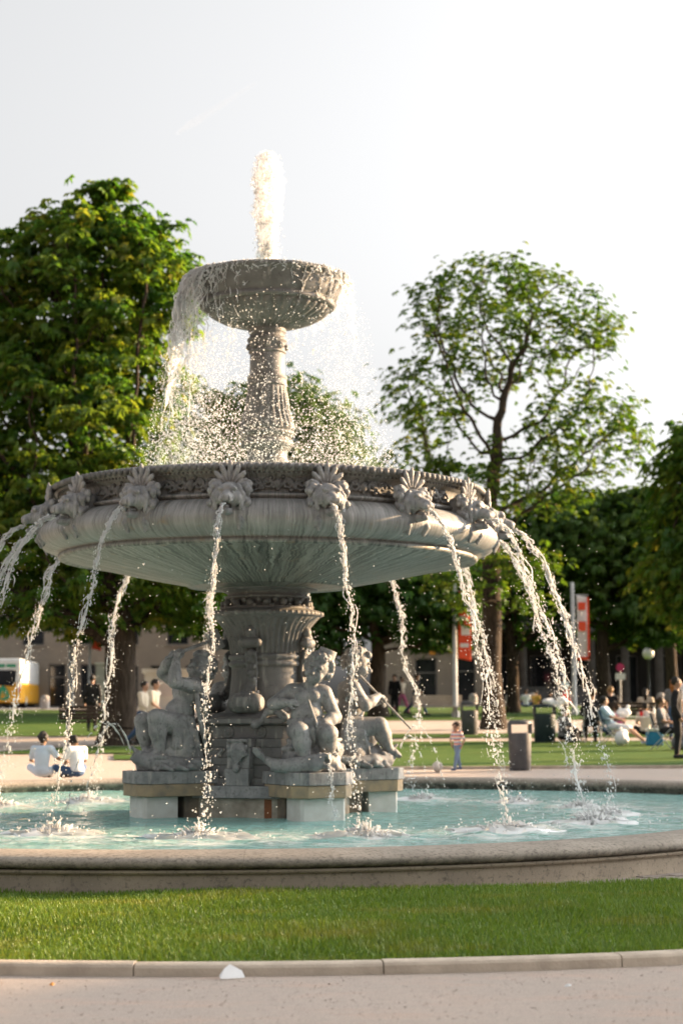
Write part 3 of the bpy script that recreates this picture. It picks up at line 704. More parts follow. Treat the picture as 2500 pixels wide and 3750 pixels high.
# corner plinths
SA = [TH+q*math.pi/2 for q in range(4)]
def chamf(w, y0, y1, z0, z1, c):
    P = [(-w, y1), (w, y1), (w, y0+c), (w-c, y0), (-w+c, y0), (-w, y0+c)]; n = 6
    V = [(x, y, z0) for x, y in P]+[(x, y, z1) for x, y in P]+[(0, (y0+y1)/2, z0), (0, (y0+y1)/2, z1)]
    return V, [[i, n+i, n+(i+1) % n, (i+1) % n] for i in range(n)], [[12, i, (i+1) % n] for i in range(n)]+[[13, 6+(i+1) % n, 6+i] for i in range(n)]
def cpart(name, args, m, par):
    V, F, T = chamf(*args); mb = MB(); mb.add(V, F); mb.F3.append(np.array(T)); return bevel(mb.ob(name, m, par), .008)
pl0 = None
for a in SA:
    p = empty('corner_plinth'); p.parent = fo; p.rotation_euler = (0, 0, a)
    cpart('slab', (.375, -1.70, -.75, .495, .635, .15), MT['statue'], p)
    cpart('slab_base', (.365, -1.685, -.8, .355, .492, .14), MT['tan_block'], p)
    cpart('front_block', (.27, -1.60, -1.20, -.05, .352, .03), MT['white_block'], p)
    cpart('inner_block', (.27, -1.12, -.8, -.05, .351, .02), MT['brown_block'], p)

# ------------------------------------------------------------------ carved putti (each one a statue standing on its plinth)
def putto_head(s, c, f, u, curls, seed, hr=1.0):
    M = basis(f, u); c = np.array(c); W = lambda x, y, z: c+np.array([x, y, z])*hr@M
    E_ = lambda p, r, **k: s.ell(W(*p), np.array(r)*hr, M, **k)
    E_((0, -.01, .02), (.118, .135, .135), k=.03)
    E_((0, .03, -.055), (.092, .095, .085), k=.03)
    for e in (-1, 1):
        E_((e*.052, .082, -.048), (.042, .042, .045), k=.02)
        E_((e*.118, -.005, -.015), (.018, .028, .038), k=.008)
    E_((0, .102, -.108), (.032, .03, .026), k=.016)
    s.cap(W(-.06, .108, .038), W(.06, .108, .038), .018*hr, k=.012)
    for e in (-1, 1):
        E_((e*.047, .136, .012), (.034, .034, .023), k=.008, sub=True)
        E_((e*.047, .106, .010), (.021, .020, .014), k=.002)
    s.path([W(0, .118, .03), W(0, .138, -.01), W(0, .158, -.028)], [.014*hr, .018*hr, .025*hr], .006)
    for e in (-1, 1): E_((e*.017, .136, -.032), (.012, .012, .010), k=.005)
    s.cap(W(-.028, .128, -.064), W(.028, .128, -.064), .015*hr, k=.005); s.cap(W(-.022, .126, -.090), W(.022, .126, -.090), .015*hr, k=.005)
    s.cap(W(-.032, .142, -.077), W(.032, .142, -.077), .009*hr, k=.003, sub=True)
    rd = random.Random(seed); n = 0
    while n < curls:
        v = Vector((rd.gauss(0, 1), rd.gauss(0, 1), rd.gauss(0, 1))).normalized()
        if v.y > -.06 and v.z < .70: continue
        if v.z < -.55: continue
        n += 1; rr = rd.uniform(.024, .040)
        E_((v.x*.132, v.y*.147-.012, v.z*.147+.02), (rr, rr, rr), k=.004)
        if rd.random() < .5: E_((v.x*.16, v.y*.178-.012, v.z*.178+.02), (rr*.42,)*3, k=.006, sub=True)

def limb(s, P, rs, k=.022): s.path(P, rs, k)
def hand(s, w, d, palm, curl=.6, sc=1.0):
    d = Vector(d).normalized(); p = Vector(palm); p = (p-d*p.dot(d)).normalized(); x = d.cross(p); w = Vector(w)
    s.ell(w+d*.05*sc, (.036*sc, .05*sc, .022*sc), [list(x), list(d), list(p)], k=.014)
    for i in range(4):
        b = w+d*.082*sc+x*(-.03+.02*i)*sc; L = (.034, .04, .038, .03)[i]*sc
        m = b+d*L*(1-.5*curl)+p*L*curl*.8; t = m+d*L*(.5-curl)*.9+p*L*(.5+.4*curl)
        s.path([b, m, t], [.0115*sc, .0105*sc, .009*sc], .003)
    b = w+d*.03*sc-x*.034*sc; s.path([b, b+d*.025*sc-x*.022*sc+p*.012*sc, b+d*.05*sc-x*.018*sc+p*.03*sc], [.014*sc, .0125*sc, .010*sc], .004)
def foot(s, an, toe):
    an = Vector(an); toe = Vector(toe); d = (toe-an).normalized(); x = d.cross(Vector((0, 0, 1))).normalized()
    s.cap(an-d*.03+Vector((0, 0, -.02)), an+d*.02, .045, k=.02); s.path([an, an.lerp(toe, .6), toe], [.05, .045, .034], .02)
    for i in range(5): s.cap(toe+x*(-.036+.018*i), toe+x*(-.04+.02*i)+d*(.034-.004*i), .0155-.001*i, .0125, .004)
def torso(s, J):
    ch, be, pe = (np.array(J[k], float) for k in ('chest', 'belly', 'pelvis')); shl, shr = np.array(J['shL']), np.array(J['shR'])
    s.cap(shr*.85+shl*.15, shl*.85+shr*.15, .10, k=.03); up = (ch-pe); up /= np.linalg.norm(up); f = np.array(J.get('front', (0, -1, 0)), float); Mb = basis(f, up)
    s.ell(ch, (.185, .14, .15), Mb, k=.05); s.ell(be, (.18, .17, .14), Mb, k=.05); s.ell(pe, (.20, .155, .13), Mb, k=.05)
    x = np.array(Mb[0])
    for e in (-1, 1): s.ell(ch+f*.10+x*e*.075+up*.03, (.07, .045, .06), Mb, k=.03); s.ell(pe-f*.08+x*e*.08-up*.05, (.08, .08, .08), k=.03)
    s.ell(be+f*.17-up*.02, (.011, .02, .013), Mb, k=.012, sub=True)
    s.cap((shl+shr)/2+up*.03, np.array(J['head'])-np.array(J.get('hup', (0, 0, 1)))*.08, .07, .062, .025)
def putto(name, label, loc, rz, J, extra=None, curls=75, seed=1, h=.0072, parts=()):
    root = empty(name, loc, rz); tag(root, label, 'statue', 'putto statues on the corner plinths')
    s = Sdf((-.62, -.72, -.02), (.62, .72, 1.55), h)
    torso(s, J); putto_head(s, J['head'], J['face'], J.get('hup', (0, 0, 1)), curls, seed, 1.12)
    for a in 'LR':
        limb(s, [J['sh'+a], J['el'+a]], [.088, .070]); limb(s, [J['el'+a], np.array(J['el'+a])*.6+np.array(J['wr'+a])*.4, J['wr'+a]], [.070, .072, .046])
        hand(s, J['wr'+a], J['hd'+a], J['hp'+a], J.get('curl'+a, .7), 1.15)
        limb(s, [J['hip'+a], J['kn'+a]], [.138, .104], .03); kn, an = np.array(J['kn'+a], float), np.array(J['an'+a], float)
        limb(s, [kn, kn*.6+an*.4, an], [.098, .102, .06])
        if 'toe'+a in J: foot(s, J['an'+a], J['toe'+a])
    if extra: extra(s)
    ob('body', s.mesh('body'), MT['statue'], root)
    for pn, fn, lo, hi in parts:
        q = Sdf(lo, hi, h); fn(q); ob(pn, q.mesh(pn), MT['statue'], root)
    return root
def fish(s, P, rs, mouth, tail_dir, seed=0):
    s.path(P, rs, .03)
    m = Vector(mouth).normalized(); e = Vector(P[-1])
    for i in (-1, 1): s.cap(e+Vector((0, 0, .035*i)), e+m*.10+Vector((0, 0, .06*i)), .045, .022, .015)
    s.cap(e+m*.05, e+m*.16, .025, .045, .01, sub=True); x = m.cross(Vector((0, 0, 1)))
    for i in (-1, 1): s.ell(e+x*.055*i+Vector((0, 0, .06)), (.028,)*3, k=.008)
    t = Vector(P[0]); td = Vector(tail_dir).normalized(); side = td.cross(Vector((0, 0, 1))).normalized(); up = Vector((0, 0, 1))
    for i in range(-3, 4):
        d = (td+side*.22*i+up*.12*abs(i)).normalized(); s.path([t, t+d*.11, t+d*(.2-.012*abs(i))+up*.03], [.035, .026, .01], .008)
def rock(s, blobs, seed):
    rd = random.Random(seed)
    for c, r in blobs: s.ell(c, r, k=.05)
    for i in range(46):
        c, r = blobs[rd.randrange(len(blobs))]; v = Vector((rd.gauss(0, 1), rd.gauss(0, 1), abs(rd.gauss(0, .7)))).normalized()
        p = [c[j]+v[j]*r[j]*.97 for j in range(3)]
        if p[2] < .02: p[2] = .03
        s.ell(p, (rd.uniform(.03, .07), rd.uniform(.03, .07), rd.uniform(.025, .05)), k=.025)
    for i in range(14):                      # waves curling round the foot
        a = i*2*math.pi/14; s.path([(.30*math.cos(a), .30*math.sin(a), .02), (.37*math.cos(a+.25), .36*math.sin(a+.25), .055), (.40*math.cos(a+.5), .38*math.sin(a+.5), .02)], [.05, .04, .025], .02)
def folds(s, lines, r=.022, k=.02):
    for P in lines: s.path(P, [r*.8]+[r]*(len(P)-2)+[r*.7], k)
def place(a, z=.635, rad=1.19): return (rad*math.sin(a), -rad*math.cos(a), z)
LO, HI = (-.62, -.66, -.02), (.62, .62, .75)

# front: boy with a cap playing a pipe over a fish
J = dict(head=(.10, -.12, 1.13), face=(-.28, -.95, -.08), hup=(.38, 0, .92), chest=(-.02, -.03, .80), belly=(-.02, -.07, .63), pelvis=(-.01, -.02, .49),
         shR=(-.19, -.01, .89), elR=(-.39, -.03, .75), wrR=(-.24, -.17, .76), hdR=(.85, -.1, .05), hpR=(0, 1, -.2), shL=(.18, -.02, .87), elL=(.30, -.04, .60), wrL=(.17, -.21, .545), hdL=(-.95, -.2, 0), hpL=(0, .5, -.8),
         hipR=(-.11, -.05, .46), knR=(-.10, -.36, .44), anR=(-.03, -.37, .14), hipL=(.12, -.05, .46), knL=(.22, -.33, .42), anL=(.20, -.16, .14), toeL=(.26, -.20, .08))
def ex(s): s.cap((-.03, -.37, .20), (-.02, -.385, .10), .05, .05, .01); s.cap((-.025, -.38, .13), (-.015, -.40, .02), .038, .042, .004, sub=True)
def cap_(s):
    u = Vector((.38, 0, .92)).normalized(); c = Vector(J['head'])+u*.13+Vector((.035, .03, 0)); s.cap(c+u*.0, c+u*.10, .105, .10, .006); s.cap(c+u*.195, c+u*.36, .125, .125, .004, sub=True)
def cloth(s):
    for i in range(22):
        a = i*2*math.pi/22; s.cap((.0+.20*math.cos(a), -.045+.175*math.sin(a), .555), (.0+.20*math.cos(a+.3), -.045+.175*math.sin(a+.3), .535), .038, k=.02)
    folds(s, [[(.02, -.2, .54), (.05, -.26, .46), (.05, -.27, .36), (.04, -.22, .26)], [(-.02, -.2, .54), (.0, -.27, .44), (.0, -.26, .33)], [(.08, -.18, .52), (.09, -.24, .42), (.10, -.22, .30)]], .03, .02)
st1 = putto('putto_statue', 'stone putto in a flat-topped cap playing a pipe astride a fish', place(SA[0]), SA[0]-R(24), J, ex, 105, 3, parts=[
    ('cap', cap_, (-.15, -.4, 1.0), (.6, .2, 1.75)), ('loincloth', cloth, (-.3, -.4, .15), (.35, .25, .7)),
    ('pipe', lambda s: (s.cap((.0, -.26, .78), (.13, -.285, .40), .016, .02, .004), s.cap((.13, -.285, .42), (.14, -.288, .385), .02, .032, .006)), (-.1, -.4, .3), (.3, -.1, .9)),
    ('fish', lambda s: fish(s, [(-.46, -.12, .13), (-.34, -.28, .07), (-.15, -.40, .07), (.05, -.43, .09), (.17, -.42, .13)], [.04, .07, .09, .10, .085], (.35, -.9, -.1), (-.9, .1, .5)), (-.62, -.71, -.02), (.45, .2, .42)),
    ('rock_base', lambda s: rock(s, [((0, .02, .16), (.30, .26, .24)), ((.05, -.12, .12), (.24, .2, .18)), ((.20, -.12, .08), (.16, .16, .18))], 4), LO, HI),
    ('horn', lambda s: s.path([(-.26, .22, .60), (-.36, .30, .68), (-.46, .33, .66), (-.52, .32, .56), (-.60, .31, .52)], [.05, .048, .042, .036, .05], .01), (-.7, .1, .4), (-.1, .5, .8))])
# left: boy swinging a hammer
J2 = dict(head=(.05, .34, 1.17), face=(.45, -.80, .35), hup=(0, .35, .93), chest=(0, .18, .86), belly=(0, .11, .68), pelvis=(0, .08, .53), front=(0, -.95, .25),
          shL=(.18, .22, .96), elL=(.30, -.10, 1.00), wrL=(.21, -.04, 1.25), hdL=(-.3, .3, .9), hpL=(-.6, .7, 0), shR=(-.18, .22, .95), elR=(-.30, .02, 1.12), wrR=(-.03, .03, 1.33), hdR=(.9, .3, .2), hpR=(.2, .9, 0),
          hipL=(.11, .04, .50), knL=(.17, -.26, .60), anL=(.14, -.20, .22), toeL=(.15, -.34, .14), hipR=(-.11, .04, .50), knR=(-.16, -.28, .56), anR=(-.15, -.22, .2), toeR=(-.16, -.36, .13))
def drape(s):
    for e, n in ((1, 7), (-1, 7)):
        for i in range(n):
            t = i/(n-1); s.path([(e*.16, -.02+.2*t, .60-.03*t), (e*(.22-.02*t), -.04+.24*t, .44), (e*(.22+.03*math.sin(i*2)), -.06+.30*t, .28), (e*(.2+.03*math.sin(i*3)), -.02+.34*t, .12+.05*math.sin(i*2))], [.04, .042, .036, .03], .028)
    for i in range(16): a = i*2*math.pi/16; s.cap((.18*math.cos(a), .08+.16*math.sin(a), .58), (.18*math.cos(a+.4), .08+.16*math.sin(a+.4), .60), .035, k=.025)
    folds(s, [[(.2, .02, .58), (.22, -.14, .56), (.24, -.26, .50)], [(.18, -.05, .62), (.18, -.2, .66), (.15, -.3, .6)], [(.2, .22, .9), (.23, .24, .7), (.22, .3, .45), (.2, .36, .2)], [(.17, .3, .92), (.2, .33, .7), (.18, .38, .4)]], .035, .025)
hm_h = [(.10, .02, 1.26), (.06, .30, 1.40), (.03, .52, 1.52)]
st2 = putto('putto_statue', 'stone putto with thrown-back head raising a long-handled hammer', place(SA[3]), SA[3]+R(4), J2, None, 105, 9, parts=[
    ('hammer', lambda s: (s.path([(.16, -.14, 1.28), (.06, .26, 1.42), (.03, .50, 1.50)], [.02, .021, .021], .004), s.box((.03, .53, 1.50), (.055, .07, .12), basis((0, .82, .4), (0, -.4, .82)), .008, .004)), (-.2, -.2, 1.1), (.3, .8, 1.8)),
    ('drapery', drape, (-.45, -.5, .02), (.45, .6, 1.05)),
    ('fish', lambda s: fish(s, [(.25, .42, .12), (.30, .2, .07), (.26, -.08, .07), (.14, -.3, .09), (.05, -.42, .15)], [.04, .07, .09, .10, .085], (-.05, -.85, .55), (.5, .8, .4)), (-.4, -.68, -.02), (.62, .72, .42)),
    ('rock_base', lambda s: rock(s, [((0, .08, .2), (.28, .3, .30)), ((0, -.16, .1), (.26, .26, .16))], 6), LO, HI)])
# right: boy thrusting a spear
J3 = dict(head=(0, .0, 1.24), face=(-.15, -.93, -.3), hup=(0, -.1, 1), chest=(0, .10, .86), belly=(0, .09, .68), pelvis=(0, .13, .50),
          shR=(-.19, .12, .95), elR=(-.27, .0, .74), wrR=(-.15, -.21, .85), hdR=(.3, -.9, -.1), hpR=(.3, .2, -.9), shL=(.18, .10, .95), elL=(.26, -.10, .80), wrL=(.10, -.28, .78), hdL=(-.7, -.6, 0), hpL=(0, .3, -.9),
          hipR=(-.11, .08, .47), knR=(-.16, -.22, .50), anR=(-.15, -.34, .22), toeR=(-.16, -.47, .14), hipL=(.11, .08, .47), knL=(.17, -.22, .46), anL=(.16, -.2, .18), toeL=(.17, -.33, .12))
st3 = putto('putto_statue', 'stone putto stabbing downward with a thin spear, one leg outstretched', place(SA[1]), SA[1]-R(6), J3, None, 105, 15, parts=[
    ('spear', lambda s: s.cap((-.09, .02, 1.12), (-.13, -.64, .46), .0155, .013, .003), (-.3, -.71, .3), (.1, .2, 1.3)),
    ('drapery', lambda s: [s.path([(e*.17, .10+.04*i, .56), (e*.22, .12+.05*i, .40), (e*.21, .10+.07*i, .24), (e*.2, .08+.08*i, .10)], [.045, .045, .04, .03], .03) for e in (-1, 1) for i in range(-2, 4)], (-.4, -.3, .02), (.4, .6, .75)),
    ('fish', lambda s: fish(s, [(-.30, .36, .12), (-.32, .15, .07), (-.27, -.1, .07), (-.14, -.3, .09), (-.05, -.40, .15)], [.04, .07, .09, .10, .085], (.05, -.85, .5), (-.5, .8, .4)), (-.62, -.68, -.02), (.4, .72, .42)),
    ('rock_base', lambda s: rock(s, [((0, .12, .18), (.28, .26, .28)), ((0, -.14, .1), (.25, .26, .16))], 8), LO, HI)])
# back: boy leaning on the vase, half hidden
J4 = dict(J3); J4.update(head=(-.02, .12, 1.20), face=(.5, -.8, -.2), chest=(0, .12, .85), elR=(-.34, -.05, .74), wrR=(-.22, -.24, .62), elL=(.30, .10, .72), wrL=(.24, -.12, .60), hdR=(.2, -.6, -.7), hdL=(-.1, -.8, -.5))
st4 = putto('putto_statue', 'stone putto with bowed head behind the vase, half hidden by it', place(SA[2]), SA[2], J4, None, 80, 21, .010, parts=[
    ('fish', lambda s: fish(s, [(-.30, .36, .12), (-.32, .15, .07), (-.27, -.1, .07), (-.14, -.3, .09), (-.05, -.40, .15)], [.04, .07, .09, .10, .085], (.05, -.85, .5), (-.5, .8, .4)), (-.62, -.68, -.02), (.4, .72, .42)),
    ('rock_base', lambda s: rock(s, [((0, .12, .18), (.28, .26, .28)), ((0, -.14, .1), (.25, .26, .16))], 11), LO, HI)])

# ------------------------------------------------------------------ water in the air
def drops(mb, C, r, V=None, stretch=1.5):     # many small drops at once
    C = np.asarray(C, float); n = len(C); r = np.broadcast_to(np.asarray(r, float), (n,))
    P = ICO[None]*r[:, None, None]*(1+rng.uniform(-.25, .25, (n, 12, 1)))
    if V is not None:
        d = V/(np.linalg.norm(V, axis=1)[:, None]+1e-9); a = np.einsum('nij,nj->ni', P, d); P = P+a[..., None]*d[:, None]*(rng.uniform(0, stretch, n)[:, None, None])
    P = P+C[:, None]; F = (ICOF[None]+np.arange(n)[:, None, None]*12).reshape(-1, 3)
    mb.add(P.reshape(-1, 3), F)
OCT = np.array([[1, 0, 0], [-1, 0, 0], [0, 1, 0], [0, -1, 0], [0, 0, 1.3], [0, 0, -1.3]], float); OCTF = np.array([[0, 2, 4], [2, 1, 4], [1, 3, 4], [3, 0, 4], [2, 0, 5], [1, 2, 5], [3, 1, 5], [0, 3, 5]])
def specks(mb, C, r):
    n = len(C); P = OCT[None]*np.asarray(r)[:, None, None]*(1+rng.uniform(-.3, .3, (n, 6, 1)))+np.asarray(C)[:, None]; mb.add(P.reshape(-1, 3), (OCTF[None]+np.arange(n)[:, None, None]*6).reshape(-1, 3))
def smooth_noise(n, cells, amp):
    v = np.interp(np.linspace(0, cells, n*3), np.arange(cells+1), rng.normal(0, amp, cells+1)); w_ = max(3, n*3//cells); return np.convolve(np.pad(v, w_, 'edge'), np.hanning(w_+2)/np.hanning(w_+2).sum(), 'same')[w_:-w_][::3]*1.25
def jet(p0, v0, T, r0, strands=4, spread=.05, nd=140, breakup=.55, n=90, brk=1.0):
    mb = MB(); p0 = np.array(p0, float); v0 = np.array(v0, float); g = np.array([0, 0, -9.81])
    t = np.linspace(0, T, n); base = p0+v0*t[:, None]+.5*g*t[:, None]**2; vel = v0+g*t[:, None]
    tau = t/T; drift = np.stack([smooth_noise(n, 12, 1), smooth_noise(n, 12, 1), smooth_noise(n, 12, .5)], 1)*(spread*tau**1.4)[:, None]*.8
    for k in range(strands):
        core = k == 0
        wob = np.stack([smooth_noise(n, 24, 1), smooth_noise(n, 24, 1), smooth_noise(n, 24, .6)], 1)*((.10*r0 if core else .50*r0)+spread*(.12 if core else .40)*tau)[:, None]
        P = base+drift+wob
        rad = r0*(.56 if core else .21)*(1-.55*tau)*(1+smooth_noise(n, 50, .38))*(1+rng.normal(0, .16, n))
        gap = smooth_noise(n, 40, 1)-(-1.5+(2.9*brk)*np.clip((tau-breakup*.35)/(1-breakup*.35), 0, 1))*(.85 if core else 1.1)
        ok = (gap > 0) & (rad > .0025); i = 0
        while i < n:
            if not ok[i]: i += 1; continue
            j = i
            while j < n and ok[j]: j += 1
            if j-i >= 3:
                rr = rad[i:j].copy(); m = min(3, (j-i)//2)
                for q in range(m): f = math.sin((q+.35)/m*math.pi/2); rr[q] *= f; rr[-1-q] *= f
                mb.tube(P[i:j], np.maximum(rr, .0022), 6)
            i = j+1
    md = MB()
    for (cnt, ra, rb, sp) in ((nd, .0025, .008, .8), (nd//2, .006, .014, .35), (nd, .0015, .0045, 1.8)):
        q = np.clip(rng.beta(2.0, 1.0, cnt), 0, .999)*(n-1); i = q.astype(int)
        C = base[i]+drift[i]+rng.normal(0, 1, (cnt, 3))*((.3*r0+spread*sp*tau[i])[:, None]); C[:, 2] = np.maximum(C[:, 2], .13)
        drops(md, C, rng.uniform(ra, rb, cnt)*(1-.2*tau[i]), vel[i], 1.8)
    return mb, md
def watery(name, label, cat, group, pair, loc=(0, 0, 0)):
    o = empty(name, loc); tag(o, label, cat, group)
    for nm, m_ in zip(('stream', 'drops'), pair):
        c = m_.ob(nm, MT['spray'], o, True, loc=tuple(-v for v in loc)); c['kind'] = 'stuff'
    return o
JL = {13: 'water jet falling between the pipe-playing and the spear-bearing putti', -9: 'water jet falling between the hammer-swinging putto and the pedestal bracket', 36: 'water jet falling in front of the toddler and the grey hooded bin',
      58: 'thick water jet falling in front of the dark green bin', 81: 'thick water jet falling in front of the boy in the light blue shirt', 103: 'water jet dropping from the far side of the bowl before the red-bannered flagpole',
      126: 'thin water jet dropping behind the spear-bearing putto past the pale bench', -31: 'water jet falling in front of the shaded bench and chestnut trunk', -54: 'water jet falling in front of the two seated boys',
      -76: 'water jet arching out in front of the yellow bus', -99: 'water jet from the far side of the bowl falling past the bare flagpole', -121: 'water jet from the far side of the bowl falling past the chestnut trunk'}
for i, a in enumerate(LA):
    deg = (math.degrees(a)+180) % 360-180
    c = (math.sin(a), -math.cos(a)); v = 1.38*random.uniform(.93, 1.07); z0 = 3.43
    T = math.sqrt(2*(z0-.12)/9.81)
    fat = abs(deg) > 50
    pr_ = jet((c[0]*2.86, c[1]*2.86, z0), (c[0]*v, c[1]*v, 0), T, .032 if fat else .027, 8, .065 if fat else .042, 330, .6, 120, .9)
    watery('water_jet', JL.get(int(deg), 'water jet falling into the pool behind the pedestal'), 'water jet', 'water jets from the lion mouths', pr_, (c[0]*2.86, c[1]*2.86, z0))
# splash where each jet lands
def splash(c, s=1.0):
    mb = MB(); md = MB(); n = 170
    a = rng.uniform(0, 2*np.pi, n); r = np.abs(rng.normal(0, .24, n))*s
    h = rng.exponential(.055, n)*np.exp(-r/.3)*s*1.5
    C = np.stack([c[0]+r*np.cos(a)*1.5, c[1]+r*np.sin(a), .115+h], 1); drops(md, C, rng.uniform(.003, .011, n)*s, None)
    for q in range(60):
        an = rng.uniform(0, 6.28); rr = rng.uniform(.0, .20)*s; hh = rng.uniform(.03, .17)*s*math.exp(-rr/.2)
        x, y = c[0]+rr*math.cos(an)*1.3, c[1]+rr*math.sin(an); l = rng.uniform(.02, .08)
        mb.tube([(x, y, .1), (x+l*.4*math.cos(an), y+l*.4*math.sin(an), .11+hh*.7), (x+l*math.cos(an), y+l*math.sin(an), .11+hh)], [.024*s, .011*s, .003], 5)
    k = 26; rad = np.array([0.001, .08, .16, .26, .36])*s; hz = np.array([.05, .042, .026, .012, -.012])*s
    V = np.array([[c[0]+rad[j]*1.5*(1+rng.normal(0, .12))*math.cos(2*math.pi*i/k), c[1]+rad[j]*(1+rng.normal(0, .12))*math.sin(2*math.pi*i/k), .112+hz[j]+(rng.normal(0, .014*s) if 0 < j < 4 else 0)] for j in range(5) for i in range(k)])
    mb.add(V, [[j*k+i, j*k+(i+1) % k, (j+1)*k+(i+1) % k, (j+1)*k+i] for j in range(4) for i in range(k)])
    return mb, md
SL = {13: 'white splash beside the plinth of the pipe-playing putto', -9: 'white splash in front of the hammer putto plinth', 36: 'white splash on the pool before the grey hooded bin', 58: 'white splash on the pool before the dark green bin', 81: 'white splash on the pool in line with the picnic group',
      -31: 'white splash on the pool to the side of the hammer putto plinth', -54: 'white splash on the pool in front of the two seated boys'}
for a in LA:
    r = 4.05+random.uniform(-.12, .12); deg = int((math.degrees(a)+180) % 360-180)
    watery('splash', SL.get(deg, 'white splash on the far half of the pool under a jet'), 'splash', 'splashes under the lion jets', splash((r*math.sin(a), -r*math.cos(a)), random.uniform(.8, 1.15)), (r*math.sin(a), -r*math.cos(a), .11))
# fish spouts: two thin arcs from each fish on the side plinths
for st, nm, lo_, vv in ((st2, 'hammer-swinging', ((.04, -.56, .22), (.10, -.54, .22)), ((-.02, -1.05, 2.55), (.10, -.85, 2.5))), (st3, 'spear-bearing', ((-.05, -.53, .22), (.0, -.54, .22)), ((.1, -.95, 2.35), (-.05, -.7, 1.75)))):
    Mw = Matrix.LocRotScale(st.location, st.rotation_euler, None)
    for k in range(2):
        p = Mw @ Vector(lo_[k]); v = Mw.to_3x3() @ Vector(vv[k]); T = (v.z+math.sqrt(v.z**2+2*9.81*(p.z-.12)))/9.81
        watery('fish_spout', ('higher' if k == 0 else 'lower')+' thin arching water spout from the fish of the %s putto' % nm, 'water spout', 'spouts of the %s putto' % nm, jet(p, v, T, .013, 2, .018, 24, .9, 70, .5), tuple(p))
Mw = Matrix.LocRotScale(st1.location, st1.rotation_euler, None); p = Mw @ Vector((.22, -.56, .10)); v = Mw.to_3x3() @ Vector((.1, -.35, -.1)); T = (v.z+math.sqrt(v.z**2+2*9.81*(p.z-.12)))/9.81
watery('fish_spout', 'short dribble of water from the fish under the pipe-playing putto', 'water spout', None, jet(p, v, T, .018, 3, .03, 60, .7, 50, .6), tuple(p))

# overflow of the upper bowl
def overflow():
    mb = MB()
    def strand(th, v, T, r0, t0=0, brk=1.0, n=44):
        c, s_ = math.sin(th), -math.cos(th); t = np.linspace(t0, T, n); tau = (t-t0)/max(T-t0, .01)
        P = np.stack([c*(.975+v*t), s_*(.975+v*t), 6.525-4.905*t**2], 1)
        P += np.stack([smooth_noise(n, 18, 1), smooth_noise(n, 18, 1), smooth_noise(n, 18, .6)], 1)*(.006+.05*tau**1.2)[:, None]
        rad = r0*(1-.45*tau)*(1+smooth_noise(n, 34, .4)); gap = smooth_noise(n, 30, 1)+1.3-2.6*brk*tau
        ok = gap > 0; i = 0
        while i < n:
            if not ok[i]: i += 1; continue
            j = i
            while j < n and ok[j]: j += 1
            if j-i >= 3:
                rr = rad[i:j].copy(); rr[0] *= .3; rr[-1] *= .3; mb.tube(P[i:j], np.maximum(rr, .002), 5)
            i = j+1
    for k in range(110):                       # heavy sheet on the left
        th = rng.normal(R(-78), R(19)); strand(th, rng.uniform(.12, .42), rng.uniform(.32, .62), rng.uniform(.005, .013), 0, .9)
    for k in range(34): strand(rng.normal(R(-84), R(5)), rng.uniform(.30, .48), rng.uniform(.5, .66), rng.uniform(.008, .016), 0, .6)
    for k in range(130): strand(rng.normal(R(-64), R(20)), rng.uniform(.10, .28), rng.uniform(.4, .64), rng.uniform(.003, .007), 0, .8)
    for k in range(60): strand(rng.normal(R(80), R(20)), rng.uniform(.05, .3), rng.uniform(.2, .5), rng.uniform(.005, .012), 0, 1.1)
    for k in range(30): strand(rng.normal(R(20), R(22)), rng.uniform(.0, .1), rng.uniform(.15, .36), rng.uniform(.004, .010), 0, 1.2)
    for k in range(70): strand(rng.uniform(R(110), R(250)), rng.uniform(.1, .4), rng.uniform(.3, .6), rng.uniform(.006, .016), 0, 1)
    return mb
tag(overflow().ob('overflow_curtain', MT['spray'], None, True), 'ragged curtain of water spilling over the upper bowl rim', 'water', kind='stuff')
# water creeping down the wall of the upper bowl
mb = MB()
pz = [6.50, 6.42, 6.33, 6.24, 6.19, 6.13, 6.06]; pr = [.985, .925, .882, .842, .822, .76, .68]
for k in range(16):
    th = rng.choice([rng.normal(R(-50), R(16)), rng.normal(R(42), R(16)), rng.uniform(R(-40), R(40))], p=[.4, .4, .2]); m = rng.integers(3, 7)
    th_ = th+np.cumsum(rng.normal(0, .03, m)); P = [((pr[i]+.006)*math.sin(th_[i]), -(pr[i]+.006)*math.cos(th_[i]), pz[i]) for i in range(m)]
    P = np.array(P); q = np.linspace(0, m-1, m*4); P = np.stack([np.interp(q, np.arange(m), P[:, j]) for j in range(3)], 1)+rng.normal(0, .006, (m*4, 3))
    mb.tube(P, rng.uniform(.003, .007)*(1+rng.uniform(-.4, .6, m*4)), 5)
tag(mb.ob('water_trickle', MT['spray'], None, True), 'trickles of water running down the upper bowl', 'water', kind='stuff')
# fine drops between the two bowls
def cloud(n, th_c, th_s, r0, r1, z0, z1, ra, rb, mb, bias=1.0):
    th = rng.normal(th_c, th_s, n); u = rng.uniform(0, 1, n)**bias; z = z1+(z0-z1)*u; f = (z1-z)/(z1-z0)
    rr = rng.uniform(r0, r1, n)*(1+.25*f)
    C = np.stack([rr*np.sin(th), -rr*np.cos(th), z], 1); specks(mb, C, ra*(rb/ra)**(rng.uniform(0, 1, n)**1.6))
mb = MB(); rise = .55
cloud(13000, R(-62), R(34), .72, 1.22, 3.95, 6.1, .0016, .0085, mb, .62)
cloud(5200, R(65), R(38), .75, 1.22, 3.95, 6.2, .0016, .007, mb, .75)
cloud(2600, R(0), R(40), .75, 1.25, 3.95, 5.7, .0015, .007, mb, .5)
cloud(3600, R(180), R(50), .75, 1.3, 3.95, 5.7, .0018, .010, mb, .6)
cloud(7000, R(0), R(100), .55, 1.5, 3.92, 4.7, .0016, .008, mb, .7)
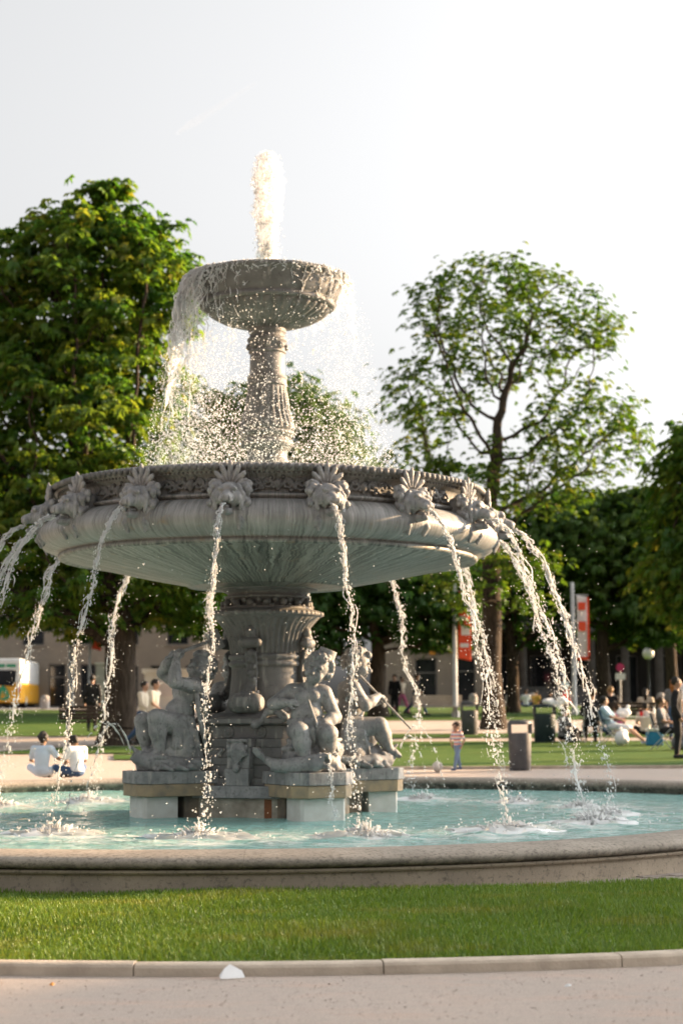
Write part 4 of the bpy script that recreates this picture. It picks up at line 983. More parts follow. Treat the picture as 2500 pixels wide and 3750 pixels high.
tag(mb.ob('falling_drops', MT['mist'], None), 'cloud of sparkling drops falling round the column', 'water drops', kind='stuff')
mb = MB(); n = 900
th = rng.uniform(-np.pi, np.pi, n); rr = rng.uniform(2.7, 4.3, n); z = .15+3.1*rng.uniform(0, 1, n)
drops(mb, np.stack([rr*np.sin(th), -rr*np.cos(th), z], 1), rng.uniform(.0025, .007, n), None)
tag(mb.ob('stray_drops', MT['spray'], None), 'stray drops flying between the lion jets', 'water drops', kind='stuff')
# thin torn sheet round the upper rim
nt_h, nt_t = 300, 34; th = np.linspace(-np.pi, np.pi, nt_h, endpoint=False)
lump = lambda cells, amp: np.interp(np.linspace(0, cells, nt_h), np.arange(cells+1), np.concatenate([q_ := rng.normal(0, amp, cells), q_[:1]]))
wgt = .08+1.1*np.exp(-((th+R(82))/R(26))**2)+.55*np.exp(-((th-R(88))/R(24))**2)+.3*(np.abs(th) > R(120))
fall = np.clip(.16+.40*wgt+lump(40, .05), .07, .62); vout = np.clip(.06+.28*wgt+lump(30, .03), .02, .46)
V = []
for j in range(nt_t+1):
    t_ = fall*j/nt_t; rr = .978+vout*t_+lump(60, .006)*(j/nt_t)*4; zz = 6.528-4.905*t_**2+lump(60, .004)*j/nt_t*3; V.append(np.stack([rr*np.sin(th), -rr*np.cos(th), zz], 1))
V = np.concatenate(V); nz = np.stack([np.interp(np.linspace(0, 16, nt_t), np.arange(17), rng.normal(0, 1, 17)) for _ in range(nt_h)], 1); nz = (nz+np.roll(nz, 1, 1)+np.roll(nz, 2, 1))/1.7
F = [[j*nt_h+i, j*nt_h+(i+1) % nt_h, (j+1)*nt_h+(i+1) % nt_h, (j+1)*nt_h+i] for j in range(nt_t) for i in range(nt_h) if nz[j, i] > -.9*wgt[i]+1.5*(j/nt_t)-.25]
tag(ob('water_veil', mk('water_veil', V, F, True), MT['veil']), 'thin torn sheet of water hanging from the upper bowl rim', 'water', kind='stuff')
# the central upward jet
mb = MB(); zz = np.linspace(6.56, 8.13, 60); u = (zz-6.56)/1.57
for sc_ in (.35, .6, .82, 1.0):
    rad = sc_*1.22*(.06+.095*np.sin(np.clip(u*1.25+.15, 0, 1.45)))*np.sqrt(np.clip((1.02-u)*5, .01, 1))*(1+smooth_noise(60, 14, .10)); P = np.stack([smooth_noise(60, 12, .012), smooth_noise(60, 12, .012), zz-.02*(1-sc_)], 1); b0 = mb.n; mb.tube(P, rad, 22, False)
    v = mb.V[-1]; c_ = np.repeat(P, 22, 0); v[:] = c_+(v-c_)*(1+rng.normal(0, .14, (len(v), 1)))+rng.normal(0, .006, v.shape)
tag(mb.ob('central_jet', MT['veil'], None, True), 'frothy white jet shooting straight up from the upper bowl', 'water jet', kind='stuff')
mb = MB(); n = 1300; u = rng.uniform(0, 1, n); an = rng.uniform(0, 6.28, n); rr = (.08+np.abs(rng.normal(0, .045, n)))*(1.15-.35*u); C = np.stack([rr*np.cos(an), rr*np.sin(an), 6.55+1.55*u], 1); drops(mb, C, rng.uniform(.002, .008, n), np.tile(np.array([[0, 0, 1.]]), (n, 1)), 1.8)
tag(mb.ob('jet_drops', MT['spray'], None), 'small drops thrown off round the upward jet', 'water drops', kind='stuff')

t = NT('contrail_vapour'); tp = t.n('ShaderNodeBsdfTransparent'); df = t.n('ShaderNodeBsdfDiffuse'); tr = t.n('ShaderNodeBsdfTranslucent'); df.inputs[0].default_value = tr.inputs[0].default_value = (.95, .95, .95, 1)
a_ = t.n('ShaderNodeMixShader'); b_ = t.n('ShaderNodeMixShader'); t.l(df.outputs[0], a_.inputs[1]); t.l(tr.outputs[0], a_.inputs[2]); t.l(t.math('MULTIPLY', t.ramp(t.noise(.02, 4), .2, .8), .045), b_.inputs[0]); t.l(tp.outputs[0], b_.inputs[1]); t.l(a_.outputs[0], b_.inputs[2]); t.l(b_.outputs[0], t.out.inputs[0])
n = 50; u = np.linspace(0, 1, n); P = np.stack([-128.7+110.5*u, 2400+90*u, 831.6+109.5*u], 1)
tag(MB().tube(P, 1.0+5.0*(1-u)**.8*np.minimum(1, u*5+.02), 10).ob('contrail', t.m, None, True), 'faint white vapour trail slanting across the sky', 'vapour trail')

# ------------------------------------------------------------------ trees
def colonize(trunk, A, step, dk, iters, sway=.12, grav=0.0):
    N = [np.array(p, float) for p in trunk]; par = [-1]+list(range(len(trunk)-1))
    P = np.array(N); A = A.copy()
    near = np.full(len(A), 1e9); ni = np.zeros(len(A), int)
    def upd(P, i0):
        nonlocal near, ni
        for c0 in range(i0, len(P), 400):
            d = np.linalg.norm(A[:, None]-P[None, c0:c0+400], axis=2); j = d.argmin(1); m = d[np.arange(len(A)), j]; b = m < near
            near = np.where(b, m, near); ni = np.where(b, j+c0, ni)
    upd(P, 0)
    for it in range(iters):
        if not len(A): break
        dirs = np.zeros_like(P); v = A-P[ni]; v /= np.linalg.norm(v, axis=1)[:, None]+1e-9; np.add.at(dirs, ni, v)
        ids = np.unique(ni); D = dirs[ids]; D = D/(np.linalg.norm(D, axis=1)[:, None]+1e-9)+rng.normal(0, sway, (len(ids), 3)); D[:, 2] -= grav; D /= np.linalg.norm(D, axis=1)[:, None]
        new = P[ids]+D*step; i0 = len(P); P = np.concatenate([P, new]); par += list(ids)
        upd(P, i0); keep = near > dk; A, near, ni = A[keep], near[keep], ni[keep]
    return P, np.array(par)
def in_ell(n, ells, shell=0.0):
    vol = np.array([e[3]*e[4]*e[5] for e in ells]); out = []
    pick = rng.choice(len(ells), n, p=vol/vol.sum())
    v = rng.normal(0, 1, (n, 3)); v /= np.linalg.norm(v, axis=1)[:, None]; u = rng.uniform(shell**3, 1, n)**(1/3)
    E_ = np.array(ells)[pick]; return E_[:, :3]+v*u[:, None]*E_[:, 3:]
def leaves(C, up, size, k=5, droop=.5, fan=2.6):
    n = len(C); nrm = up/(np.linalg.norm(up, axis=1)[:, None]+1e-9)
    a = rng.normal(0, 1, (n, 3)); a -= nrm*(a*nrm).sum(1)[:, None]; a /= np.linalg.norm(a, axis=1)[:, None]; b = np.cross(nrm, a)
    sz = size*rng.uniform(.65, 1.25, n); V = []; o = []
    for i in range(k):
        an = (i/(k-1)-.5)*fan if k > 1 else 0
        d = a*math.cos(an)+b*math.sin(an); s = np.cross(nrm, d); L = sz*(1-.25*abs(an)/fan*2); W = L*.21 if k > 1 else L*.36
        m = C+d*(L*.55)[:, None]+nrm*(L*.05)[:, None]
        tip = C+d*(L*.95)[:, None]; tip[:, 2] -= L*droop*rng.uniform(.5, 1.2, n)
        V.append(np.stack([C, m+s*W[:, None], tip, m-s*W[:, None]], 1))
    V = np.stack(V, 1).reshape(-1, 3); q = np.arange(n*k)[:, None]*4
    return V, np.concatenate([q+np.array([[0, 1, 2]]), q+np.array([[0, 2, 3]])])
def tree(name, label, base, trunk_h, trunk_r, ells, n_at, per_tip, size, m, seed, group, step=.45, dk=.8, k=5, droop=.5, spread=.5, pts=None, lay=.35, iters=90, rmin=.012, sway=.12, leafy_steps=5, rexp=.56):
    global rng
    rng = np.random.default_rng(seed); bx_, by_ = base; bz = zg(by_)
    root = empty(name, (bx_, by_, bz)); tag(root, label, 'tree', group)
    E_ = [(e[0]-bx_, e[1]-by_, e[2]-bz, e[3], e[4], e[5]) for e in ells]
    nt_ = max(3, int(trunk_h/step)); trunk = pts or [(smx, smy, z) for smx, smy, z in zip(np.cumsum(rng.normal(0, .02, nt_)), np.cumsum(rng.normal(0, .02, nt_)), np.linspace(0, trunk_h, nt_))]
    P, par = colonize(trunk, in_ell(n_at, E_, .25), step, dk, iters, sway)
    n = len(P); cnt = np.zeros(n, int); np.add.at(cnt, par[1:], 1); acc = np.zeros(n); e = 2.3
    for i in range(n-1, 0, -1):
        if cnt[i] == 0: acc[i] += 1
        acc[par[i]] += acc[i]
    rad = rmin+(trunk_r-rmin)*(np.maximum(acc-1, 0)/(acc[0]-1))**rexp
    dt = np.zeros(n, int)
    for i in range(n-1, 0, -1): dt[par[i]] = max(dt[par[i]], dt[i]+1)
    flare = 1+.55*np.exp(-P[:, 2]/.5); rad = rad*np.where(np.arange(n) < len(trunk), flare, 1)
    i = np.arange(1, n); p = par[i]; A_, B_ = P[p], P[i]; ra, rb = rad[p], rad[i]; ra = np.where(np.isin(p, np.arange(len(trunk))) & (i >= len(trunk)), np.minimum(ra, rb*1.4), np.minimum(ra, rb*1.5))
    T = B_-A_; T /= np.linalg.norm(T, axis=1)[:, None]+1e-9; u = np.cross(T, [.3, .9, .2]); u /= np.linalg.norm(u, axis=1)[:, None]; w_ = np.cross(T, u)
    for (nm, msk, ns) in (('trunk', rb > .10, 10), ('branches', rb <= .10, 5)):
        if not msk.any(): continue
        an = np.arange(ns)*2*np.pi/ns; C = np.cos(an)[None, :, None]*u[msk][:, None]+np.sin(an)[None, :, None]*w_[msk][:, None]
        lo = A_[msk][:, None]+C*ra[msk][:, None, None]; hi = (B_+T*.03)[msk][:, None]+C*rb[msk][:, None, None]
        q = int(msk.sum()); V = np.concatenate([lo, hi], 1).reshape(-1, 3); o = np.arange(q)[:, None, None]*2*ns; j = np.arange(ns); kk = (j+1) % ns
        ob(nm, mk(nm, V, (o+np.stack([j, kk, kk+ns, j+ns], -1)[None]).reshape(-1, 4), True), MT['bark'], root)
        if nm == 'branches': COL.objects[-1]['kind'] = 'stuff'
    tips = np.where(dt <= leafy_steps)[0]; tips = tips[tips >= len(trunk)]; print('TREE', label, n, len(tips), len(tips)*per_tip*k*2)
    C = np.repeat(P[tips], per_tip, 0); nn = len(C); off = rng.normal(0, 1, (nn, 3))*np.array([spread, spread, spread*lay]); C = C+off
    cen = np.array(E_)[:, :3].mean(0); up = (C-cen)*.12+off*.6; up[:, 2] = np.abs(up[:, 2])*.5+1.0; up += rng.normal(0, .35, (nn, 3))
    V, F = leaves(C, up, size, k, droop)
    cl = rng.normal(.45, .16, len(tips)); rv = np.clip(np.repeat(cl, per_tip)+rng.normal(0, .13, nn), 0, 1)
    cr = ob('crown', mk('crown', V, F, False, np.repeat(rv, 4*k)), MT[m], root); cr['kind'] = 'stuff'
    return root
GT = 'trees round the square'
tree('chestnut_tree', 'big dense chestnut tree with sunlit top behind the two seated boys', (-3.95, 26.4), 3.2, .42,
     [(-4.7, 26.6, 12.5, 2.9, 3.0, 3.2), (-3.3, 26.4, 13.6, 1.3, 2.2, 1.9), (-6.9, 26.8, 11.8, 2.2, 2.6, 3.0), (-5.2, 26.6, 9.6, 3.0, 3.2, 3.0), (-4.8, 26.6, 6.2, 3.6, 3.4, 2.6), (-2.4, 26.4, 5.2, 1.9, 2.4, 1.7), (-8.6, 27, 7.5, 2.4, 2.6, 3.4), (-5.6, 26, 4.4, 2.4, 2.0, 1.2)],
     3200, 19, .27, 'leaf_chestnut', 11, GT, .36, .48, 5, .55, .30, leafy_steps=3)
tree('maple_tree', 'tall sparse tree with thin spring leaves and a forked trunk showing against the sky', (7.45, 37), 7.6, .33,
     [(7.6, 37.2, 14.6, 3.1, 2.8, 2.5), (10.2, 37.2, 14.0, 1.9, 2.2, 2.0), (5.6, 37, 12.0, 2.0, 2.2, 1.6), (10.6, 37.2, 10.6, 2.4, 2.4, 1.8), (8.0, 37, 9.0, 3.6, 2.6, 1.4), (5.0, 37, 9.8, 1.4, 2.0, .9), (7.5, 37, 6.0, 2.6, 2.4, 1.6)],
     1500, 9, .22, 'leaf_maple', 23, GT, .36, .50, 5, .45, .30, lay=.6, rmin=.010, sway=.22, leafy_steps=3, rexp=.66)
tree('lime_tree', 'round leafy tree seen through the spray behind the column', (.9, 62), 4, .35,
     [(.8, 62, 14.2, 3.6, 3, 3.8), (-2.8, 62, 13.0, 3.2, 3, 4.0), (-5.0, 62, 11.0, 2.6, 3, 3.4), (3.2, 62, 12.8, 2.0, 2.4, 3.0), (1.0, 62, 8.0, 5.0, 3.4, 3.2)], 2600, 16, .36, 'leaf_mid', 31, GT, .5, .68, 5, .4, .6)
tree('lime_tree', 'dark leafy tree behind the vase, its crown dropping low', (4.6, 52), 3.2, .33,
     [(3.9, 52, 6.6, 3.6, 2.6, 2.4), (6.6, 52, 6.2, 2.4, 2.4, 2.2), (1.4, 52, 5.2, 2.6, 2.4, 1.9)], 2000, 20, .34, 'leaf_dark', 37, GT, .42, .6, 5, .5, .5)
tree('maple_tree', 'bushy green tree behind the sparse tree with dangling low branches', (11.5, 61), 3.0, .26,
     [(10.4, 61, 8.0, 3.4, 2.6, 3.0), (13.6, 61, 8.0, 2.6, 2.4, 2.6), (8.2, 61, 6.2, 2.4, 2.0, 2.0), (11.6, 61, 5.8, 2.4, 2.0, 1.5)], 2000, 18, .32, 'leaf_dark', 41, GT, .42, .6, 5, .5, .5)
tree('lime_tree', 'yellowish green tree before the dark colonnade', (15.6, 60), 3.6, .3,
     [(14.4, 60, 9.2, 3.0, 3, 3.0), (18.0, 60, 8.8, 3.0, 3, 3.4), (17.4, 60, 6.2, 2.8, 3, 1.8)], 2000, 18, .38, 'leaf_mid', 43, GT, .46, .65, 5, .45, .55)
tree('chestnut_tree', 'dark dense chestnut tree overhanging the round lamp', (15.2, 34), 3.4, .36,
     [(14.7, 34, 8.8, 2.3, 2.6, 2.4), (14.0, 34, 6.0, 2.2, 2.4, 2.2), (16.6, 34, 7.6, 2.8, 2.6, 3.6)], 2400, 18, .30, 'leaf_chestnut', 47, GT, .4, .52, 5, .5, .42)
tree('lime_tree', 'far dark tree standing before the beige shopfront with the pale pole', (-13.5, 58), 3.4, .3,
     [(-12.5, 58, 8.6, 4.5, 3, 3.6), (-8.0, 58, 7.6, 3.6, 3, 3.0)], 1600, 18, .40, 'leaf_dark', 53, GT, .5, .75, 5, .5, .55)
tree('lime_tree', 'far tree filling the gap between chestnut and vase', (-1.5, 70), 3.8, .3,
     [(-3.2, 70, 8.2, 3.6, 3, 2.8), (.8, 70, 7.6, 3.8, 3, 2.6)], 1400, 18, .44, 'leaf_dark', 57, GT, .55, .8, 5, .5, .6)
tree('lime_tree', 'far tree rising over the colonnade roof', (21.5, 72), 4.0, .3,
     [(20.5, 72, 9.6, 4.2, 3, 3.6), (25.0, 72, 10.4, 4.0, 3, 4.4)], 1400, 18, .44, 'leaf_dark', 59, GT, .55, .8, 5, .5, .6)
# unseen trees added beyond the frame to shade the near half of the square
shade_tree = None
sx, sy = math.sin(R(SUN_AZ)), math.cos(R(SUN_AZ))
for i, (s_, t_, hs_) in enumerate([(44, -19, 1.0), (44, -13, 1.0), (45, -7, .95), (44, -1.5, .87), (46, 4, .86), (52, -16, 1.12), (52, -9, 1.1), (53, -3, .98), (52, 2.5, .92), (58, 9, .95), (64, 48, .95)]):
    X, Y = sx*s_-sy*t_, sy*s_+sx*t_
    if shade_tree is None:
        shade_tree = tree('added_shade_tree', 'broad dense unseen tree added to shade the near side of the square', (X, Y), 2.2, .4, [(X, Y, zg(Y)+7.2, 4.0, 4.0, 4.6), (X, Y, zg(Y)+4.0, 3.8, 3.8, 2.6)], 1500, 22, .5, 'leaf_dark', 61, 'unseen shade trees added on the sunny side', .55, .75, 5, .5, .6)
        o = shade_tree
    else: o = copy_tree(shade_tree)
    o.location = (X, Y, zg(Y)-.02); o.rotation_euler = (0, 0, i*1.1); o.scale = (1, 1, hs_)
rng = np.random.default_rng(99)

# ------------------------------------------------------------------ buildings
def pierced(mb, x0, x1, y0, y1, z0, z1, ops):
    xs = sorted({x0, x1, *[v for o in ops for v in (o[0], o[1])]}); 
    for a, b in zip(xs[:-1], xs[1:]):
        cuts = sorted([(o[2], o[3]) for o in ops if o[0] <= a+1e-6 and o[1] >= b-1e-6]); z = z0
        for c0, c1 in cuts:
            if c0 > z+1e-3: mb.bx(a, b, y0, y1, z, c0)
            z = c1
        if z < z1-1e-3: mb.bx(a, b, y0, y1, z, z1)
def house(name, label, x0, x1, y, h, ops, m, depth=8, roof=True):
    z = zg(y); root = empty(name, ((x0+x1)/2, y, z)); tag(root, label, 'building'); L = (x1-x0)/2; cx = (x0+x1)/2
    O = [(a-cx, b-cx, c, d) for a, b, c, d, *_ in ops]
    mb = MB(); pierced(mb, -L, L, 0, .4, -.3, h, O); mb.bx(-L, -L+.4, .402, depth, -.3, h); mb.bx(L-.4, L, .402, depth, -.3, h); mb.bx(-L+.4, L-.4, depth-.4, depth, -.3, h); mb.ob('wall', m, root)
    r = MB().bx(-L-.25, L+.25, -.3, depth+.2, h+.002, h+.28).ob('roof', MT['grey_wall'], root)
    MB().bx(-L-.12, L+.12, -.14, -.004, h-.35, h-.03).ob('cornice', m, root)
    for (a, b, c, d), op in zip(O, ops):
        kind = op[4] if len(op) > 4 else 'window'
        f = MB(); f.bx(a, a+.09, .12, .24, c, d); f.bx(b-.09, b, .12, .24, c, d); f.bx(a+.09, b-.09, .12, .24, d-.09, d)
        if kind == 'window': f.bx(a+.09, b-.09, .12, .24, c, c+.09)
        if d-c > 2.2: f.bx(a+.09, b-.09, .13, .23, c+(d-c)*.68, c+(d-c)*.68+.08)
        fo_ = f.ob(kind, MT['frame'], root); MB().bx(a+.09, b-.09, .17, .19, c+.02, d-.09).ob('pane', MT['glass'], fo_)
        if kind == 'window' and c > .3: MB().bx(a-.08, b+.08, -.10, .10, c-.09, c-.003).ob('sill', m, fo_)
    return root
Y = 92
house('shop_building', 'beige shop building with dark windows behind the chestnut trunk', -24, -2, Y, 6.8,
      [(-16.4, -14.6, 0, 2.6), (-13.9, -12.8, 0, 2.7, 'door'), (-11.9, -10.9, .5, 2.7), (-10.2, -8.2, 0, 2.6), (-7.4, -6.0, .6, 2.6), (-5.2, -3.4, .6, 2.6), (-15.6, -14.2, 3.9, 5.7), (-12.6, -11.2, 3.9, 5.7), (-9.6, -8.2, 3.9, 5.7), (-6.4, -5.0, 3.9, 5.7)], MT['beige_wall'])
hb = house('shop_building', 'pale beige shopfront with black sign and orange letters', 7.4, 14.0, 90, 6.4,
      [(9.35, 10.75, 0, 3.0, 'door'), (11.75, 13.2, .25, 3.0), (8.2, 9.4, 4.3, 5.6), (11.2, 12.4, 4.3, 5.6)], MT['beige_wall'])
sg = MB().bx(-1.55, 1.2, -.14, -.002, 3.38, 3.72).ob('sign_board', MT['sign_black'], hb)
for (a, b, c, d) in ((-.42, -.02, 3.2, 3.78), (.85, 1.45, 3.32, 3.82)): MB().bx(a, b, -.19, -.145, c, d).ob('sign_letter', MT['sign_orange'], sg)
# colonnade
z = zg(96); cn = empty('colonnade', (24, 96, z)); tag(cn, 'long dark colonnade with stone columns and shaded doorways', 'building')
mb = MB(); ops = [(x, x+1.5, 0, 3.4) for x in (-8.9, -5.9, -2.9, .1, 3.1, 6.1)]
pierced(mb, -10.5, 10.5, 3.5, 3.9, -.3, 5.2, ops); mb.ob('back_wall', MT['dark_wall'], cn)
for o in ops: f = MB().bx(o[0], o[0]+.1, 3.62, 3.74, 0, 3.4).bx(o[1]-.1, o[1], 3.62, 3.74, 0, 3.4).bx(o[0]+.1, o[1]-.1, 3.62, 3.74, 3.3, 3.4).ob('door', MT['frame'], cn); MB().bx(o[0]+.1, o[1]-.1, 3.66, 3.69, .01, 3.3).ob('pane', MT['glass'], f)
MB().bx(-10.7, 10.7, -.4, 4.2, 4.9, 5.15).bx(-10.6, 10.6, -.3, 4.1, 5.152, 6.2).bx(-10.8, 10.8, -.5, 4.3, 6.202, 6.5).ob('entablature', MT['grey_wall'], cn)
for x in (-10.5, 10.2): MB().bx(x, x+.3, -.2, 3.49, -.3, 4.89).ob('side_wall', MT['dark_wall'], cn)
cme = MB().box((0, 0, .08), (.75, .75, .16)).lathe([(.36, .16), (.36, .24), (.30, .28), (.30, .5), (.28, 3.0), (.26, 4.45), (.31, 4.5), (.36, 4.6), (.36, 4.7)], 20).box((0, 0, 4.79), (.8, .8, .18)).mesh('column', True); cme.materials.append(simple('colonnade_stone', (.085, .078, .068), (.06, .055, .048), 1.5, .9, .2))
for i in range(9): ob('column', cme, None, cn, (-9.2+i*2.3, .1, 0))
lw = MB().bx(-2.6, 2.6, 0, .35, -.2, 1.05).bx(-2.7, 2.7, -.06, .41, 1.052, 1.16).ob('low_wall', MT['grey_wall'], None, loc=(18.6, 91.5, zg(91.5))); tag(lw, 'low grey stone wall in front of the dark colonnade', 'wall')
# kiosk
z = zg(74); kk_ = empty('kiosk', (-5.2, 74, z)); tag(kk_, 'white kiosk box with a poster panel behind the walking couple', 'kiosk')
MB().bx(-1.35, 1.35, 0, 2, 0, 2.0).ob('wall', MT['white_paint'], kk_); MB().bx(-1.5, 1.5, -.15, 2.15, 2.002, 2.22).ob('roof', MT['white_paint'], kk_); MB().bx(-.85, .85, -.05, -.003, .75, 1.6).ob('poster_panel', MT['banner_white'], kk_)
k2 = empty('cabinet', (-8.5, 73, zg(73))); tag(k2, 'tall pale grey cabinet beside the chestnut trunk', 'cabinet'); MB().bx(-.55, .55, 0, .7, 0, 2.45).ob('body', MT['pole'], k2); MB().bx(-.62, .62, -.06, .76, 2.452, 2.55).ob('top', MT['white_paint'], k2)

# ------------------------------------------------------------------ street furniture
def pole(name, label, x, y, h, r=.09):
    p = empty(name, (x, y, zg(y))); tag(p, label, 'flagpole'); MB().lathe([(r*1.5, 0), (r*1.5, .25), (r, .3), (r*.75, h), (.001, h+.02)], 14).ob('shaft', MT['pole'], p, True); return p
pole('flagpole', 'bare pale flagpole before the beige shop building', -9.0, 60.6, 6.0, .14)
def banner(p, x0, x1, z0, z1, m, marks):
    V = []; n = 24; k = 5
    for i in range(n+1):
        for j in range(k+1):
            u, v = j/k, i/n; V.append((x0+(x1-x0)*u, -.04+.07*math.sin(v*7+u*2)*u, z0+(z1-z0)*v-.10*u))
    b = ob('banner', mk('banner', V, [[i*(k+1)+j, i*(k+1)+j+1, (i+1)*(k+1)+j+1, (i+1)*(k+1)+j] for i in range(n) for j in range(k)], True), MT[m], p)
    so_ = b.modifiers.new('thick', 'SOLIDIFY'); so_.thickness = .012
    for (a, b_, c, d, mm) in marks: MB().bx(x0+(x1-x0)*a, x0+(x1-x0)*b_, -.135, -.125, z0+(z1-z0)*c-.05, z0+(z1-z0)*d-.05).ob('banner_mark', MT[mm], b)
    MB().tube([(0, 0, z1), (x1, 0, z1)], .02, 8).ob('arm', MT['pole'], p)
p1 = pole('flagpole', 'pale flagpole carrying a red and white vertical banner', 7.62, 50.2, 5.6, .105)
banner(p1, .16, .66, 2.4, 5.15, 'banner_red', [(.1, .8, .18, .24, 'banner_white'), (.2, .9, .36, .5, 'banner_white'), (.1, .6, .58, .64, 'banner_white'), (.3, .9, .72, .86, 'banner_white')])
p2 = pole('flagpole', 'pale flagpole carrying a white banner with a red edge', 13.4, 55.5, 5.8, .11)
banner(p2, .17, .70, 2.45, 5.25, 'banner_white', [(.82, 1.0, .02, .98, 'banner_red'), (0, 1, .0, .05, 'banner_red'), (.1, .7, .45, .6, 'banner_red'), (.1, .7, .78, .9, 'banner_red')])
p3 = pole('flagpole', 'thin pole with a small red pennant half hidden by chestnut leaves', -8.0, 59, 5.6, .07)
banner(p3, .1, .5, 3.0, 4.6, 'banner_red', [])
# globe lamp and sign
g = empty('globe_lamp', (20.2, 71.5, zg(71.5))); tag(g, 'street lamp with a white globe on a dark pole', 'street lamp')
MB().lathe([(.13, 0), (.13, .5), (.07, .6), (.055, 2.55), (.09, 2.6), (.09, 2.66), (.02, 2.68)], 14).ob('post', MT['dark_metal'], g, True)
MB().lathe([(.31*math.sin(i*math.pi/14)+.001, -.31*math.cos(i*math.pi/14)) for i in range(15)], 24, c=(0, 0, 2.95)).ob('globe', MT['globe'], g, True)
g = empty('round_sign', (21.6, 86, zg(86))); tag(g, 'round pink traffic sign over a white plate on a post', 'traffic sign')
MB().tube([(0, 0, 0), (0, 0, 2.3)], .05, 10).ob('post', MT['pole'], g); MB().tube([(0, -.07, 2.35), (0, -.095, 2.35)], .25, 24).ob('disc', MT['sign_pink'], g); MB().bx(-.3, .3, -.09, -.06, 1.6, 1.98).ob('plate', MT['white_paint'], g)
# bollards
bo = None
for (x, y) in ((14.3, 82.5), (16.2, 86), (18.0, 83.2), (21.0, 86), (24.3, 87), (-12.6, 80), (-8.9, 80.5), (12.2, 83)):
    if bo is None: bme = MB().lathe([(.30, -.05), (.30, .1), (.27, .13), (.26, .55), (.24, .66), (.17, .76), (.07, .80), (.001, .805)], 20).mesh('bollard', True)
    bo = tag(ob('bollard', bme, MT['bollard'], None, (x, y, zg(y))), 'round-topped stone bollard along the far edge of the lawn', 'bollard', 'stone bollards along the road')
# litter bins
def bin_(name, label, x, y, h, r, m, rz=0, hood=True):
    o = empty(name, (x, y, zg(y)), rz); tag(o, label, 'litter bin')
    MB().lathe([(r*.9, .03), (r*.94, .04), (r, h*.72), (r*1.0, h*.74), (r*.93, h*.74), (r*.88, .1), (.01, .1)], 28).ob('body', MT[m], o, True)
    MB().lathe([(r*.96, 0), (r*.96, .04), (.01, .05)], 24).ob('foot', MT['dark_metal'], o)
    if hood:
        for e in (-1, 1): MB().box((e*r*.9, 0, h*.83), (.05, r*1.1, h*.2)).ob('hood_post', MT[m], o)
        MB().lathe([(r*1.0, h*.91), (r*1.02, h*.94), (r*.95, h*.985), (r*.6, h), (.001, h)], 28).lathe([(r*.96, h*.915), (.001, h*.915)], 28).ob('hood', MT[m], o, True)
    return o
bin_('litter_bin', 'grey litter bin with arched hood on the lawn edge nearest the pool', 5.06, 14.35, 1.0, .23, 'bin_grey')
bin_('litter_bin', 'dark grey hooded litter bin standing on the sunlit path edge', 6.1, 32.1, 1.02, .26, 'bin_grey')
bin_('litter_bin', 'dark green litter bin crammed with white rubbish beside the picnic group', 7.5, 26.6, 1.05, .30, 'bin_green')
rb_ = Sdf((-.35, -.35, .9), (.7, .35, 1.35), .03)
for i in range(9): rb_.ell((.1+random.uniform(-.2, .35), random.uniform(-.15, .15), 1.08+random.uniform(-.06, .12)), (.12, .1, .08), k=.03)
tag(ob('rubbish_bag', rb_.mesh('rubbish_bag'), MT['paper'], None, (7.55, 26.5, zg(26.6)-.02)), 'white rubbish bag heaped on the dark green bin', 'bag')
# benches: each plank its own part
def bench(name, label, x, y, rz, L, m, mleg):
    o = empty(name, (x, y, zg(y)), rz); tag(o, label, 'bench')
    for i in range(4): MB().box((0, -.02+.115*i-.2, .44+.004*i), (L, .10, .035)).ob('seat_plank', MT[m], o)
    for i in range(4): MB().box((0, .24+.025*i, .56+.105*i), (L, .03, .09), (-.22, 0, 0)).ob('back_plank', MT[m], o)
    for e in (-1, 1):
        xx = e*(L/2-.25); mb = MB(); mb.tube([(xx, -.22, 0), (xx, -.2, .42)], .028, 8); mb.ob('leg', MT[mleg], o)
        mb = MB(); mb.tube([(xx, .26, 0), (xx, .18, .42), (xx, .36, .92)], .028, 8); mb.ob('leg', MT[mleg], o); MB().box((xx, -.03, .405), (.05, .42, .03)).ob('rail', MT[mleg], o)
    return o
bench('park_bench', 'pale wooden park bench next to the striding man', 6.9, 50.0, 0, 2.0, 'wood_pale', 'dark_metal')
bench('park_bench', 'dark wooden park bench behind the picnic group, seen from its back', 11.5, 34.6, math.pi, 2.4, 'wood_dark', 'dark_metal')
bench('park_bench', 'dark park bench in the shade beside the chestnut trunk', -5.2, 32.0, math.pi, 1.9, 'wood_dark', 'dark_metal')
# bus
z = zg(84); bu = empty('city_bus', (-15.75, 84, z)); tag(bu, 'yellow and white city bus seen from the rear with a green leaf emblem', 'bus')
bevel(MB().bx(-1.25, 1.25, 0, 11, .32, 1.52).ob('lower_body', MT['bus_yellow'], bu), .12, 4); bevel(MB().bx(-1.235, 1.235, .02, 10.98, 1.46, 2.95).ob('upper_body', MT['bus_white'], bu), .18, 4)
V = [(-1.0, -.03, 1.42), (.80, -.03, 1.30), (.92, -.03, 1.65), (.92, -.03, 2.25), (-1.0, -.03, 2.25)]
MB().add([*V, *[(a, .03, c) for a, b, c in V]], [[0, 1, 6, 5], [1, 2, 7, 6], [2, 3, 8, 7], [3, 4, 9, 8], [4, 0, 5, 9]]).add(V, [[0, 1, 2], [0, 2, 3], [0, 3, 4]]).ob('rear_window', MT['glass'], bu)
pts = []
for i in range(24):
    a = i*2*math.pi/24; rr = .46*(1+.0*a); x = rr*math.cos(a)*.75*(1-.35*math.cos(a)); z_ = rr*math.sin(a); q = .6; pts.append((.28+x*math.cos(q)-z_*math.sin(q)*.8, -.012, .92+x*math.sin(q)+z_*math.cos(q)))
